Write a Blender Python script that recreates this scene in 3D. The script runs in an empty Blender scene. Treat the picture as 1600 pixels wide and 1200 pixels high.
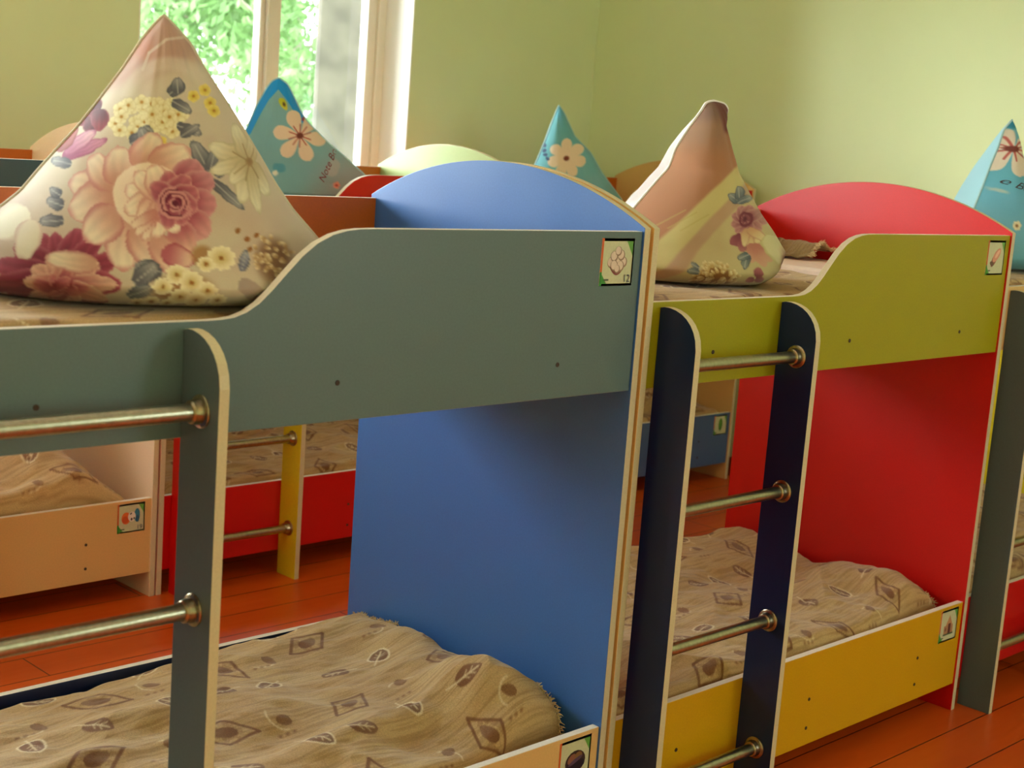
import bpy, math, random
import numpy as np
from mathutils import Vector, Matrix

scn = bpy.context.scene
COL = scn.collection
rng = random.Random(7)

# ------------------------------------------------------------------ colour helpers
def lin(c):
    c = np.asarray(c, dtype=float) / 255.0
    return np.where(c <= 0.04045, c / 12.92, ((c + 0.055) / 1.055) ** 2.4)

def lin4(c):
    r = lin(c)
    return (float(r[0]), float(r[1]), float(r[2]), 1.0)

# ------------------------------------------------------------------ materials
def new_mat(name):
    m = bpy.data.materials.new(name)
    m.use_nodes = True
    nt = m.node_tree
    return m, nt, nt.nodes['Principled BSDF']

def laminate(name, rgb, rough=0.34, spec=0.5, var=0.05, bump=0.02):
    """melamine faced board: faint grain in colour, gloss and surface"""
    m, nt, b = new_mat(name)
    tc = nt.nodes.new('ShaderNodeTexCoord')
    n = nt.nodes.new('ShaderNodeTexNoise')
    n.inputs['Scale'].default_value = 260
    n.inputs['Detail'].default_value = 3
    nt.links.new(tc.outputs['Object'], n.inputs['Vector'])
    r = nt.nodes.new('ShaderNodeValToRGB')
    c = lin(rgb)
    r.color_ramp.elements[0].position = 0.3
    r.color_ramp.elements[1].position = 0.7
    r.color_ramp.elements[0].color = tuple(c * (1 - var)) + (1,)
    r.color_ramp.elements[1].color = tuple(np.minimum(c * (1 + var), 1)) + (1,)
    nt.links.new(n.outputs['Fac'], r.inputs['Fac'])
    nt.links.new(r.outputs['Color'], b.inputs['Base Color'])
    n2 = nt.nodes.new('ShaderNodeTexNoise')
    n2.inputs['Scale'].default_value = 9
    nt.links.new(tc.outputs['Object'], n2.inputs['Vector'])
    mr = nt.nodes.new('ShaderNodeMapRange')
    mr.inputs['To Min'].default_value = rough - 0.05
    mr.inputs['To Max'].default_value = rough + 0.08
    nt.links.new(n2.outputs['Fac'], mr.inputs['Value'])
    nt.links.new(mr.outputs['Result'], b.inputs['Roughness'])
    b.inputs['Specular IOR Level'].default_value = spec
    bp = nt.nodes.new('ShaderNodeBump')
    bp.inputs['Strength'].default_value = bump
    bp.inputs['Distance'].default_value = 0.002
    nt.links.new(n.outputs['Fac'], bp.inputs['Height'])
    nt.links.new(bp.outputs['Normal'], b.inputs['Normal'])
    return m

def plain(name, rgb, rough=0.5, metal=0.0, spec=0.5, noise=0.06, scale=40, bump=0.0):
    m, nt, b = new_mat(name)
    tc = nt.nodes.new('ShaderNodeTexCoord')
    n = nt.nodes.new('ShaderNodeTexNoise')
    n.inputs['Scale'].default_value = scale
    n.inputs['Detail'].default_value = 4
    nt.links.new(tc.outputs['Object'], n.inputs['Vector'])
    r = nt.nodes.new('ShaderNodeValToRGB')
    c = lin(rgb)
    r.color_ramp.elements[0].position = 0.25
    r.color_ramp.elements[1].position = 0.75
    r.color_ramp.elements[0].color = tuple(c * (1 - noise)) + (1,)
    r.color_ramp.elements[1].color = tuple(np.minimum(c * (1 + noise), 1)) + (1,)
    nt.links.new(n.outputs['Fac'], r.inputs['Fac'])
    nt.links.new(r.outputs['Color'], b.inputs['Base Color'])
    b.inputs['Roughness'].default_value = rough
    b.inputs['Metallic'].default_value = metal
    b.inputs['Specular IOR Level'].default_value = spec
    if bump:
        bp = nt.nodes.new('ShaderNodeBump')
        bp.inputs['Strength'].default_value = bump
        bp.inputs['Distance'].default_value = 0.004
        nt.links.new(n.outputs['Fac'], bp.inputs['Height'])
        nt.links.new(bp.outputs['Normal'], b.inputs['Normal'])
    return m

def printed_cloth(name, rough=0.85, weave=900, bump=0.25, sheen=0.15, fine=0.10):
    """cloth whose print comes from the colour attribute 'print', with a woven thread texture"""
    m, nt, b = new_mat(name)
    at = nt.nodes.new('ShaderNodeAttribute')
    at.attribute_name = 'print'
    tc = nt.nodes.new('ShaderNodeTexCoord')
    n = nt.nodes.new('ShaderNodeTexNoise')
    n.inputs['Scale'].default_value = weave
    n.inputs['Detail'].default_value = 2
    nt.links.new(tc.outputs['Object'], n.inputs['Vector'])
    mr = nt.nodes.new('ShaderNodeMapRange')
    mr.inputs['From Min'].default_value = 0.3
    mr.inputs['From Max'].default_value = 0.7
    mr.inputs['To Min'].default_value = 1 - fine
    mr.inputs['To Max'].default_value = 1 + fine
    nt.links.new(n.outputs['Fac'], mr.inputs['Value'])
    mx = nt.nodes.new('ShaderNodeVectorMath')
    mx.operation = 'SCALE'
    nt.links.new(at.outputs['Color'], mx.inputs[0])
    nt.links.new(mr.outputs['Result'], mx.inputs['Scale'])
    nt.links.new(mx.outputs['Vector'], b.inputs['Base Color'])
    b.inputs['Roughness'].default_value = rough
    b.inputs['Specular IOR Level'].default_value = 0.25
    b.inputs['Sheen Weight'].default_value = sheen
    bp = nt.nodes.new('ShaderNodeBump')
    bp.inputs['Strength'].default_value = bump
    bp.inputs['Distance'].default_value = 0.0015
    nt.links.new(n.outputs['Fac'], bp.inputs['Height'])
    nt.links.new(bp.outputs['Normal'], b.inputs['Normal'])
    return m

M = {}
M['edge'] = laminate('cream_edge_banding', (206, 192, 152), 0.4, 0.4)
M['edge_white'] = laminate('white_edge_banding', (240, 230, 212), 0.4, 0.4)
M['grey'] = laminate('grey_green_laminate', (92, 112, 112))
M['ladder_grey'] = laminate('slate_grey_laminate', (84, 98, 100))
M['blue'] = laminate('blue_laminate', (58, 104, 172))
M['orange'] = laminate('orange_laminate', (196, 98, 16))
M['navy'] = laminate('navy_laminate', (4, 30, 72))
M['teal_dark'] = laminate('dark_teal_laminate', (44, 84, 92))
M['lime'] = laminate('lime_laminate', (156, 149, 2))
M['yellow'] = laminate('yellow_laminate', (206, 156, 6))
M['lemon'] = laminate('lemon_laminate', (222, 202, 34))
M['red'] = laminate('red_laminate', (204, 12, 8))
M['cream'] = laminate('apricot_laminate', (220, 178, 112))
M['pink'] = laminate('pale_pink_cream_laminate', (240, 212, 180))
M['palegreen'] = laminate('pale_green_laminate', (178, 198, 130))
M['steelblue'] = laminate('steel_blue_laminate', (70, 98, 142))
M['tan'] = laminate('tan_laminate', (226, 182, 110))
M['chrome'] = plain('worn_chrome', (176, 172, 146), 0.30, 1.0, noise=0.18, scale=120)
M['flange'] = plain('worn_nickel', (172, 156, 124), 0.28, 1.0, noise=0.2, scale=200)
M['screw'] = plain('dark_screw_head', (66, 52, 42), 0.5, 0.4)
M['pvc'] = plain('white_window_plastic', (238, 230, 214), 0.35, noise=0.02)
M['sheet'] = plain('pink_white_sheet', (240, 216, 200), 0.9, noise=0.06, scale=60, bump=0.2)
M['cover'] = printed_cloth('leaf_tapestry', 0.92, 420, 0.5, 0.2, 0.16)
M['print'] = printed_cloth('printed_cotton', 0.8, 1200, 0.2, 0.15, 0.06)
M['fringe'] = plain('beige_fringe_threads', (214, 186, 138), 0.95, noise=0.2, scale=300)

def wall_mat(name, rgb, rgb2):
    m, nt, b = new_mat(name)
    tc = nt.nodes.new('ShaderNodeTexCoord')
    n = nt.nodes.new('ShaderNodeTexNoise')
    n.inputs['Scale'].default_value = 1.3
    n.inputs['Detail'].default_value = 5
    nt.links.new(tc.outputs['Object'], n.inputs['Vector'])
    r = nt.nodes.new('ShaderNodeValToRGB')
    r.color_ramp.elements[0].position = 0.35
    r.color_ramp.elements[1].position = 0.65
    r.color_ramp.elements[0].color = lin4(rgb)
    r.color_ramp.elements[1].color = lin4(rgb2)
    nt.links.new(n.outputs['Fac'], r.inputs['Fac'])
    nt.links.new(r.outputs['Color'], b.inputs['Base Color'])
    b.inputs['Roughness'].default_value = 0.7
    b.inputs['Specular IOR Level'].default_value = 0.3
    n2 = nt.nodes.new('ShaderNodeTexNoise')
    n2.inputs['Scale'].default_value = 90
    n2.inputs['Detail'].default_value = 4
    nt.links.new(tc.outputs['Object'], n2.inputs['Vector'])
    bp = nt.nodes.new('ShaderNodeBump')
    bp.inputs['Strength'].default_value = 0.06
    bp.inputs['Distance'].default_value = 0.004
    nt.links.new(n2.outputs['Fac'], bp.inputs['Height'])
    nt.links.new(bp.outputs['Normal'], b.inputs['Normal'])
    return m
M['wall'] = wall_mat('pale_green_wall_paint', (217, 226, 176), (222, 231, 184))
M['ceiling'] = plain('white_ceiling_paint', (236, 232, 222), 0.8, noise=0.02, scale=3)
M['reveal'] = plain('white_reveal_paint', (244, 240, 232), 0.6, noise=0.02, scale=5)

def floor_mat():
    m, nt, b = new_mat('painted_floor_boards')
    tc = nt.nodes.new('ShaderNodeTexCoord')
    sep = nt.nodes.new('ShaderNodeSeparateXYZ')
    nt.links.new(tc.outputs['Object'], sep.inputs['Vector'])
    def math_(op, a, bb=None, v=None):
        n = nt.nodes.new('ShaderNodeMath')
        n.operation = op
        nt.links.new(a, n.inputs[0])
        if bb is not None: nt.links.new(bb, n.inputs[1])
        if v is not None: n.inputs[1].default_value = v
        return n.outputs[0]
    # boards run along x, 0.136 m wide, a seam at y = -0.0725
    ys = math_('DIVIDE', math_('ADD', sep.outputs['Y'], v=0.0725 + 0.136 * 60), v=0.136)
    idx = math_('FLOOR', ys)
    fr = math_('FRACT', ys)
    d = math_('ABSOLUTE', math_('SUBTRACT', fr, v=0.5))
    seam = math_('GREATER_THAN', d, v=0.487)
    wn = nt.nodes.new('ShaderNodeTexWhiteNoise')
    wn.noise_dimensions = '1D'
    nt.links.new(idx, wn.inputs['W'])
    xs = math_('FRACT', math_('DIVIDE', math_('ADD', sep.outputs['X'], math_('MULTIPLY', wn.outputs['Value'], v=2.6)), v=2.6))
    joint = math_('GREATER_THAN', math_('ABSOLUTE', math_('SUBTRACT', xs, v=0.5)), v=0.4993)
    line = math_('MAXIMUM', seam, joint)
    n = nt.nodes.new('ShaderNodeTexNoise')
    n.inputs['Scale'].default_value = 2.4
    n.inputs['Detail'].default_value = 6
    mp = nt.nodes.new('ShaderNodeMapping')
    mp.inputs['Scale'].default_value = (0.6, 4, 1)
    nt.links.new(tc.outputs['Object'], mp.inputs['Vector'])
    nt.links.new(mp.outputs['Vector'], n.inputs['Vector'])
    r = nt.nodes.new('ShaderNodeValToRGB')
    r.color_ramp.elements[0].position = 0.3
    r.color_ramp.elements[1].position = 0.7
    r.color_ramp.elements[0].color = lin4((198, 76, 14))
    r.color_ramp.elements[1].color = lin4((212, 88, 18))
    nt.links.new(n.outputs['Fac'], r.inputs['Fac'])
    mx = nt.nodes.new('ShaderNodeMix')
    mx.data_type = 'RGBA'
    nt.links.new(line, mx.inputs['Factor'])
    nt.links.new(r.outputs['Color'], mx.inputs['A'])
    mx.inputs['B'].default_value = lin4((74, 20, 8))
    nt.links.new(mx.outputs['Result'], b.inputs['Base Color'])
    n2 = nt.nodes.new('ShaderNodeTexNoise')
    n2.inputs['Scale'].default_value = 14
    n2.inputs['Detail'].default_value = 4
    nt.links.new(mp.outputs['Vector'], n2.inputs['Vector'])
    mr = nt.nodes.new('ShaderNodeMapRange')
    mr.inputs['To Min'].default_value = 0.24
    mr.inputs['To Max'].default_value = 0.42
    nt.links.new(n2.outputs['Fac'], mr.inputs['Value'])
    nt.links.new(mr.outputs['Result'], b.inputs['Roughness'])
    hgt = math_('SUBTRACT', math_('MULTIPLY', n2.outputs['Fac'], v=0.12), line)
    bp = nt.nodes.new('ShaderNodeBump')
    bp.inputs['Strength'].default_value = 0.35
    bp.inputs['Distance'].default_value = 0.003
    nt.links.new(hgt, bp.inputs['Height'])
    nt.links.new(bp.outputs['Normal'], b.inputs['Normal'])
    return m
M['floor'] = floor_mat()

# ------------------------------------------------------------------ mesh helpers
class MB:
    def __init__(self):
        self.v, self.f, self.m = [], [], []
    def add(self, verts, faces, mats=0):
        o = len(self.v)
        self.v += [tuple(p) for p in verts]
        self.f += [tuple(i + o for i in f) for f in faces]
        self.m += list(mats) if isinstance(mats, (list, tuple)) else [mats] * len(faces)
        return self
    def box(self, x0, x1, y0, y1, z0, z1, m=0):
        v = [(x0, y0, z0), (x1, y0, z0), (x1, y1, z0), (x0, y1, z0), (x0, y0, z1), (x1, y0, z1), (x1, y1, z1), (x0, y1, z1)]
        f = [(0, 3, 2, 1), (4, 5, 6, 7), (0, 1, 5, 4), (1, 2, 6, 5), (2, 3, 7, 6), (3, 0, 4, 7)]
        return self.add(v, f, m)
    def prism(self, poly, axis, a, b, mface=0, medge=1, mface2=None):
        """poly (p,q) extruded along axis from a to b; axis x: (y,z), axis y: (x,z), axis z: (x,y)"""
        n = len(poly)
        def P(p, t):
            return {'x': (t, p[0], p[1]), 'y': (p[0], t, p[1]), 'z': (p[0], p[1], t)}[axis]
        v = [P(p, a) for p in poly] + [P(p, b) for p in poly]
        f = [tuple(range(n))[::-1], tuple(range(n, 2 * n))]
        f += [(i, (i + 1) % n, n + (i + 1) % n, n + i) for i in range(n)]
        return self.add(v, f, [mface, mface if mface2 is None else mface2] + [medge] * n)
    def lathe(self, prof, axis, center, seg=28, m=0):
        """prof [(r, t)] around axis through center"""
        v, f = [], []
        for r, t in prof:
            for k in range(seg):
                a = 2 * math.pi * k / seg
                c, s = r * math.cos(a), r * math.sin(a)
                p = {'x': (t, c, s), 'y': (c, t, s), 'z': (c, s, t)}[axis]
                v.append((p[0] + center[0], p[1] + center[1], p[2] + center[2]))
        for j in range(len(prof) - 1):
            for k in range(seg):
                f.append((j * seg + k, j * seg + (k + 1) % seg, (j + 1) * seg + (k + 1) % seg, (j + 1) * seg + k))
        f.append(tuple(range(seg))[::-1])
        f.append(tuple((len(prof) - 1) * seg + k for k in range(seg)))
        return self.add(v, f, m)
    def tube(self, pts, r, seg=8, m=0):
        pts = [Vector(p) for p in pts]
        v, f = [], []
        up = Vector((0.13, 0.21, 0.97)).normalized()
        for i, p in enumerate(pts):
            t = (pts[min(i + 1, len(pts) - 1)] - pts[max(i - 1, 0)]).normalized()
            a = t.cross(up)
            if a.length < 1e-3: a = t.cross(Vector((1, 0, 0)))
            a.normalize()
            b = t.cross(a)
            rr = r[i] if isinstance(r, (list, tuple)) else r
            for k in range(seg):
                th = 2 * math.pi * k / seg
                v.append(tuple(p + a * math.cos(th) * rr + b * math.sin(th) * rr))
        for i in range(len(pts) - 1):
            for k in range(seg):
                f.append((i * seg + k, i * seg + (k + 1) % seg, (i + 1) * seg + (k + 1) % seg, (i + 1) * seg + k))
        f.append(tuple(range(seg))[::-1])
        f.append(tuple((len(pts) - 1) * seg + k for k in range(seg)))
        return self.add(v, f, m)
    def build(self, name, mats, parent=None, smooth=False, bevel=0.0, loc=None, recalc=True):
        me = bpy.data.meshes.new(name)
        me.from_pydata(self.v, [], self.f)
        for mm in (mats if isinstance(mats, (list, tuple)) else [mats]):
            me.materials.append(mm)
        me.polygons.foreach_set('material_index', self.m)
        if recalc:
            import bmesh
            bm = bmesh.new()
            bm.from_mesh(me)
            bmesh.ops.recalc_face_normals(bm, faces=bm.faces)
            bm.to_mesh(me)
            bm.free()
        if smooth:
            me.polygons.foreach_set('use_smooth', [True] * len(me.polygons))
        me.update()
        o = bpy.data.objects.new(name, me)
        COL.objects.link(o)
        if parent: o.parent = parent
        if loc: o.location = loc
        if bevel:
            bv = o.modifiers.new('bevel', 'BEVEL')
            bv.width = bevel
            bv.segments = 2
            bv.limit_method = 'ANGLE'
            bv.angle_limit = math.radians(50)
            bv.harden_normals = False
        return o

def thing(name, label, cat, loc=(0, 0, 0), rz=0.0, group=None):
    o = bpy.data.objects.new(name, None)
    o.empty_display_size = 0.1
    COL.objects.link(o)
    o.location = loc
    o.rotation_euler = (0, 0, rz)
    return tag(o, label, cat, group)

def tag(o, label, cat, group=None):
    o['label'] = label
    o['category'] = cat
    if group: o['group'] = group
    return o

def struct(o):
    o['kind'] = 'structure'
    return o

def text_polys(body, size, shear=0.0, align='CENTER'):
    """2-D filled letter outlines from the built-in font: verts, faces"""
    cu = bpy.data.curves.new('letters', 'FONT')
    cu.body = body
    cu.size = size
    cu.shear = shear
    cu.align_x = align
    cu.align_y = 'CENTER'
    cu.resolution_u = 3
    ob = bpy.data.objects.new('letters', cu)
    COL.objects.link(ob)
    dg = bpy.context.evaluated_depsgraph_get()
    dg.update()
    me = bpy.data.meshes.new_from_object(ob.evaluated_get(dg))
    v = [(p.co.x, p.co.y) for p in me.vertices]
    f = [tuple(p.vertices) for p in me.polygons]
    bpy.data.objects.remove(ob)
    bpy.data.curves.remove(cu)
    bpy.data.meshes.remove(me)
    return v, f

# ------------------------------------------------------------------ stickers
STK = {}
def stk(rgb):
    k = tuple(rgb)
    if k not in STK:
        STK[k] = plain('sticker_ink', rgb, 0.45, noise=0.05, scale=200)
    return STK[k]

def ell(cx, cz, a, b, rot=0, n=18):
    c, s = math.cos(rot), math.sin(rot)
    return [(cx + a * math.cos(t) * c - b * math.sin(t) * s, cz + a * math.cos(t) * s + b * math.sin(t) * c)
            for t in [2 * math.pi * k / n for k in range(n)]]

def rect(x0, x1, z0, z1):
    return [(x0, z0), (x1, z0), (x1, z1), (x0, z1)]

def make_sticker(kind, parent, x, z, y=0.0, num=None):
    """square picture label 85 x 82 mm stuck to the front of a board"""
    w, h = 0.0425, 0.041
    frame_l, frame_r, frame_c = (206, 92, 22), (150, 60, 40), (40, 128, 30)
    layers = [(rect(-w, w, -h, h), (196, 66, 40)), (rect(-w, -w + 0.006, -h, h), frame_l),
              (rect(-w, -w + 0.006, -h, -h + 0.024), frame_c),
              (rect(-w + 0.005, w - 0.004, -h + 0.004, h - 0.005), (200, 202, 160)),
              ([(w - 0.004, h - 0.005), (w - 0.02, h - 0.005), (w - 0.004, h - 0.03)], (96, 160, 60)),
              ([(-w + 0.005, -h + 0.004), (-w + 0.018, -h + 0.004), (-w + 0.005, -h + 0.02)], (70, 150, 50))]
    if kind == 'nuts':
        layers += [([(-0.024, -0.002)] + [(-0.024 + 0.048 * k / 12, -0.002 - 0.021 * math.sin(math.pi * k / 12)) for k in range(13)] + [(0.024, -0.002)], (136, 66, 56))]
        for px, pz, r in [(-0.016, -0.001, .009), (0.016, 0.0, .009), (0, 0.005, .010), (-0.009, 0.010, .009), (0.009, 0.012, .009), (0.001, 0.019, .008), (-0.008, -0.006, .009), (0.008, -0.007, .009), (0, -0.012, .007)]:
            layers += [(ell(px, pz, r * 1.05, r * 1.05), (150, 120, 96)), (ell(px - .001, pz + .001, r * .86, r * .86), (222, 200, 180))]
    elif kind == 'basket':
        layers += [(ell(0.002, -0.004, 0.027, 0.022), (52, 34, 30)), (ell(0.002, -0.010, 0.026, 0.012), (24, 20, 34)),
                   (ell(-0.008, 0.003, 0.012, 0.008, .6), (138, 88, 66)), (ell(0.010, 0.006, 0.010, 0.008), (130, 96, 52)), (ell(0.002, -0.002, 0.020, 0.004, .35), (86, 66, 88))]
    elif kind == 'sausage':
        layers += [(ell(-0.004, -0.002, 0.024, 0.010, .9), (150, 84, 70)), (ell(0.004, 0.006, 0.022, 0.011, .7), (214, 150, 122)), (ell(0.007, 0.009, 0.014, 0.005, .7), (236, 186, 156)), (ell(-0.016, -0.014, 0.010, 0.005, -.3), (104, 74, 62))]
    elif kind == 'house':
        layers += [(rect(-0.022, 0.022, -0.022, 0.0), (176, 128, 92)), ([(-0.014, 0.0), (0.018, 0.0), (0.002, 0.026)], (190, 136, 92)), (rect(-0.002, 0.010, -0.022, 0.004), (96, 52, 44)),
                   (rect(-0.024, 0.024, -0.025, -0.021), (72, 92, 60)), (rect(-0.018, -0.010, -0.014, -0.005), (130, 86, 62))]
    elif kind == 'fish':
        layers += [(ell(-0.016, 0.0, 0.014, 0.017), (222, 108, 44)), (ell(-0.018, -0.004, 0.010, 0.010), (206, 84, 30)), (ell(0.018, 0.006, 0.009, 0.019), (50, 128, 156)), (ell(0.019, -0.004, 0.006, 0.010), (34, 96, 128)),
                   (ell(0.002, 0.003, 0.012, 0.014), (232, 222, 210)), (ell(-0.001, 0.012, 0.004, 0.002, .6), (40, 50, 52)), (ell(0.001, -0.004, 0.003, 0.004), (60, 52, 44)), (ell(0.009, -0.002, 0.003, 0.003), (84, 84, 56))]
    elif kind == 'leaf':
        layers += [(ell(0.0, 0.002, 0.013, 0.026), (58, 124, 24)), (ell(-.002, 0.006, 0.005, 0.018), (92, 156, 44)), (rect(-0.001, 0.001, -0.033, -0.02), (70, 100, 40))]
    layers += [(rect(-w + 0.010, -w + 0.022, -h + 0.009, -h + 0.012), (84, 92, 66))]
    mb, mats = MB(), []
    for k, (poly, rgb) in enumerate(layers):
        mt = stk(rgb)
        if mt not in mats: mats.append(mt)
        mb.add([(p[0], -0.0006 - 0.00006 * k, p[1]) for p in poly], [tuple(range(len(poly)))], mats.index(mt))
    # paper body behind the print
    mats.append(stk((226, 220, 200)))
    mb.box(-w, w, -0.0006, 0, -h, h, len(mats) - 1)
    if num:
        v, f = text_polys(num, 0.019)
        mats.append(stk((52, 60, 84)))
        mb.add([(0.026 + a, -0.0006 - 0.00006 * (len(layers) + 2), -0.029 + b) for a, b in v], f, len(mats) - 1)
    o = mb.build('sticker', mats, parent, loc=(x, y, z), recalc=False)
    o['label'] = 'square picture sticker with a coloured border'
    return o

# ------------------------------------------------------------------ bunk beds (all of one make)
L_OUT, T, W_IN = 1.3547, 0.016, 0.728
Z_SPRING, Z_TOP, Z_LOW, Z_GB = 1.205, 1.1987, 1.0735, 0.9164
Z_LB_TOP, Z_LB_BOT = 0.2848, 0.0705
XR = L_OUT - T

def arch_profile():
    pts = [(-0.005, 0.0), (0.744, 0.0), (0.744, Z_SPRING)]
    cy, cz, R = 0.3695, 0.489, 0.808
    a0 = math.atan2(Z_SPRING - cz, 0.744 - cy)
    a1 = math.pi - a0
    for k in range(1, 40):
        a = a0 + (a1 - a0) * k / 40
        pts.append((cy + R * math.cos(a), cz + R * math.sin(a)))
    pts.append((-0.005, Z_SPRING))
    return pts

def guard_profile():
    s = [(-0.885, Z_LOW), (-0.862, 1.0742), (-0.842, 1.0765), (-0.822, 1.083), (-0.802, 1.0945), (-0.782, 1.1115), (-0.757, 1.136), (-0.732, 1.1595), (-0.707, 1.1775), (-0.68, 1.1895), (-0.655, 1.1955), (-0.63, 1.198), (-0.60, Z_TOP)]
    return [(T, Z_GB), (XR, Z_GB), (XR, Z_TOP)] + [(XR + a, b) for a, b in s[::-1]] + [(T, Z_LOW)]

def rail_profile():
    return [(-0.0008, 0.0), (-0.0008, 1.0637), (-0.010, 1.0657), (-0.022, 1.0657), (-0.036, 1.0632), (-0.050, 1.0580), (-0.062, 1.0505), (-0.072, 1.041), (-0.080, 1.0295), (-0.086, 1.015), (-0.0889, 0.997), (-0.0889, 0.0)]

RUNG_Z = [0.9615, 0.69, 0.4219, 0.1495]

def make_bunk(label, x, y, col, stickers=()):
    root = thing('bunk_bed', label, 'bunk bed', (x, y, 0), 0, 'arch-ended bunk beds in the dormitory')
    g = lambda k: M[col[k]]
    for nm, a, c in (('left', 0.0, 'panel_l'), ('right', XR, 'panel_r')):
        p = MB().prism(arch_profile(), 'x', a, a + T, 0, 1, 2).build('end_panel', [g(c) if nm == 'right' else g('panel_l_out'), M['edge'], g('panel_r_out') if nm == 'right' else g(c)], root, bevel=0.0012)
        if nm == 'right': p['label'] = 'arched end panel, ' + col['panel_r_word']
    gr = MB().prism(guard_profile(), 'y', 0.0, 0.016, 0, 1).build('guard_rail', [g('guard'), M['edge_white']], root, bevel=0.0012)
    gr['label'] = 'upper front guard board with a curved step'
    br = MB().prism(rect(T, XR, Z_GB, 1.1976), 'y', 0.7278, 0.7436, 0, 1).build('back_rail', [g('back'), M['edge_white']], root, bevel=0.0012)
    lf = MB().prism(rect(T, XR, Z_LB_BOT, Z_LB_TOP), 'y', 0.0, 0.016, 0, 1).build('side_board', [g('lower'), M['edge_white']], root, bevel=0.0012)
    lb = MB().prism(rect(T, XR, Z_LB_BOT, Z_LB_TOP), 'y', 0.7278, 0.7436, 0, 1).build('side_board', [g('lower_back'), M['edge_white']], root, bevel=0.0012)
    MB().box(T, XR, 0.0162, 0.7276, 0.925, 0.941).build('bed_base', [M['tan']], root)
    MB().box(T, XR, 0.0162, 0.7276, 0.150, 0.166).build('bed_base', [M['tan']], root)
    for xr, c in ((0.0414, col['ladder'][0]), (0.417, col['ladder'][1])):
        MB().prism(rail_profile(), 'x', xr, xr + T, 0, 1).build('ladder_rail', [M[c], M['edge']], root, bevel=0.001)
    for z in RUNG_Z:
        r = MB().lathe([(0.0118, 0.0414 + T), (0.0118, 0.417)], 'x', (0, -0.0477, z)).build('rung', [M['chrome']], root, smooth=True)
        ed = r.modifiers.new('edges', 'EDGE_SPLIT'); ed.split_angle = math.radians(40)
        for x0, s in ((0.0414 + T, 1), (0.417, -1)):
            pr = [(0.0226, 0), (0.0226, 0.0018 * s), (0.0205, 0.0034 * s), (0.0172, 0.0042 * s), (0.0172, 0.0075 * s), (0.0162, 0.010 * s), (0.0156, 0.016 * s), (0.0135, 0.018 * s)]
            fl = MB().lathe(pr, 'x', (x0, -0.0477, z)).build('rung_flange', [M['flange']], r, smooth=True)
            ed = fl.modifiers.new('edges', 'EDGE_SPLIT'); ed.split_angle = math.radians(35)
    def screw(par, sx, sz):
        MB().lathe([(0.0042, 0.0), (0.0040, -0.0010), (0.0026, -0.0013), (0.0012, -0.0006)], 'y', (sx, 0, sz), 14).build('screw', [M['screw']], par)
    for sx in (0.21, 0.68, 1.147): screw(gr, sx, 0.974)
    for sx in (0.216, 0.68, 1.142):
        screw(lf, sx, 0.178); screw(lf, sx, 0.111)
    for (where, kind, num) in stickers:
        if where == 'guard': make_sticker(kind, gr, 1.2765, 1.146, 0, num)
        else: make_sticker(kind, lf, 1.2765, 0.236, 0, num)
    return root

X = dict(A=0.016 - L_OUT, B=0.0248, C=1.3815, D=-1.1767, E=0.184, F=1.6113)
Y = dict(A=0.0, B=0.0, C=0.012, D=1.815, E=1.815, F=1.912)
make_bunk('blue-panelled bunk bed with grey guard board and grey ladder, nearest the camera', X['A'], Y['A'],
          dict(panel_l='blue', panel_l_out='tan', panel_r='blue', panel_r_out='tan', panel_r_word='blue', guard='grey', back='orange', lower='cream', lower_back='navy', ladder=('ladder_grey', 'ladder_grey')),
          [('guard', 'nuts', '12'), ('side', 'basket', None)])
make_bunk('red-panelled bunk bed with lime guard board, yellow side board and navy ladder', X['B'], Y['B'],
          dict(panel_l='red', panel_l_out='tan', panel_r='red', panel_r_out='red', panel_r_word='red', guard='lime', back='orange', lower='yellow', lower_back='yellow', ladder=('navy', 'navy')),
          [('guard', 'sausage', None), ('side', 'house', None)])
make_bunk('bunk bed cut off at the right edge, slate grey ladder beside the red panel', X['C'], Y['C'],
          dict(panel_l='pink', panel_l_out='red', panel_r='lemon', panel_r_out='lemon', panel_r_word='lemon yellow', guard='cream', back='lemon', lower='red', lower_back='red', ladder=('ladder_grey', 'ladder_grey')))
make_bunk('apricot bunk bed by the windows behind the grey ladder, with dark teal guard board', X['D'], Y['D'],
          dict(panel_l='pink', panel_l_out='pink', panel_r='pink', panel_r_out='red', panel_r_word='pale pink cream', guard='teal_dark', back='orange', lower='cream', lower_back='cream', ladder=('lemon', 'lemon')),
          [('side', 'fish', '19')])
make_bunk('bunk bed with red boards, pale green arch and yellow ladder, below the window', X['E'], Y['E'],
          dict(panel_l='pink', panel_l_out='pink', panel_r='palegreen', panel_r_out='palegreen', panel_r_word='pale green', guard='red', back='orange', lower='red', lower_back='red', ladder=('red', 'lemon')))
make_bunk('tan-ended bunk bed in the far corner with steel blue side board', X['F'], Y['F'],
          dict(panel_l='tan', panel_l_out='tan', panel_r='tan', panel_r_out='tan', panel_r_word='tan', guard='red', back='orange', lower='steelblue', lower_back='steelblue', ladder=('navy', 'navy')),
          [('side', 'leaf', None)])

# ------------------------------------------------------------------ noise and paint in numpy
def vnoise(x, y, seed=0):
    r = np.random.RandomState(seed)
    G = r.rand(64, 64)
    xi, yi = np.floor(x).astype(int), np.floor(y).astype(int)
    fx, fy = x - xi, y - yi
    fx, fy = fx * fx * (3 - 2 * fx), fy * fy * (3 - 2 * fy)
    g = lambda a, b: G[(xi + a) % 64, (yi + b) % 64]
    return (g(0, 0) * (1 - fx) + g(1, 0) * fx) * (1 - fy) + (g(0, 1) * (1 - fx) + g(1, 1) * fx) * fy

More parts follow.
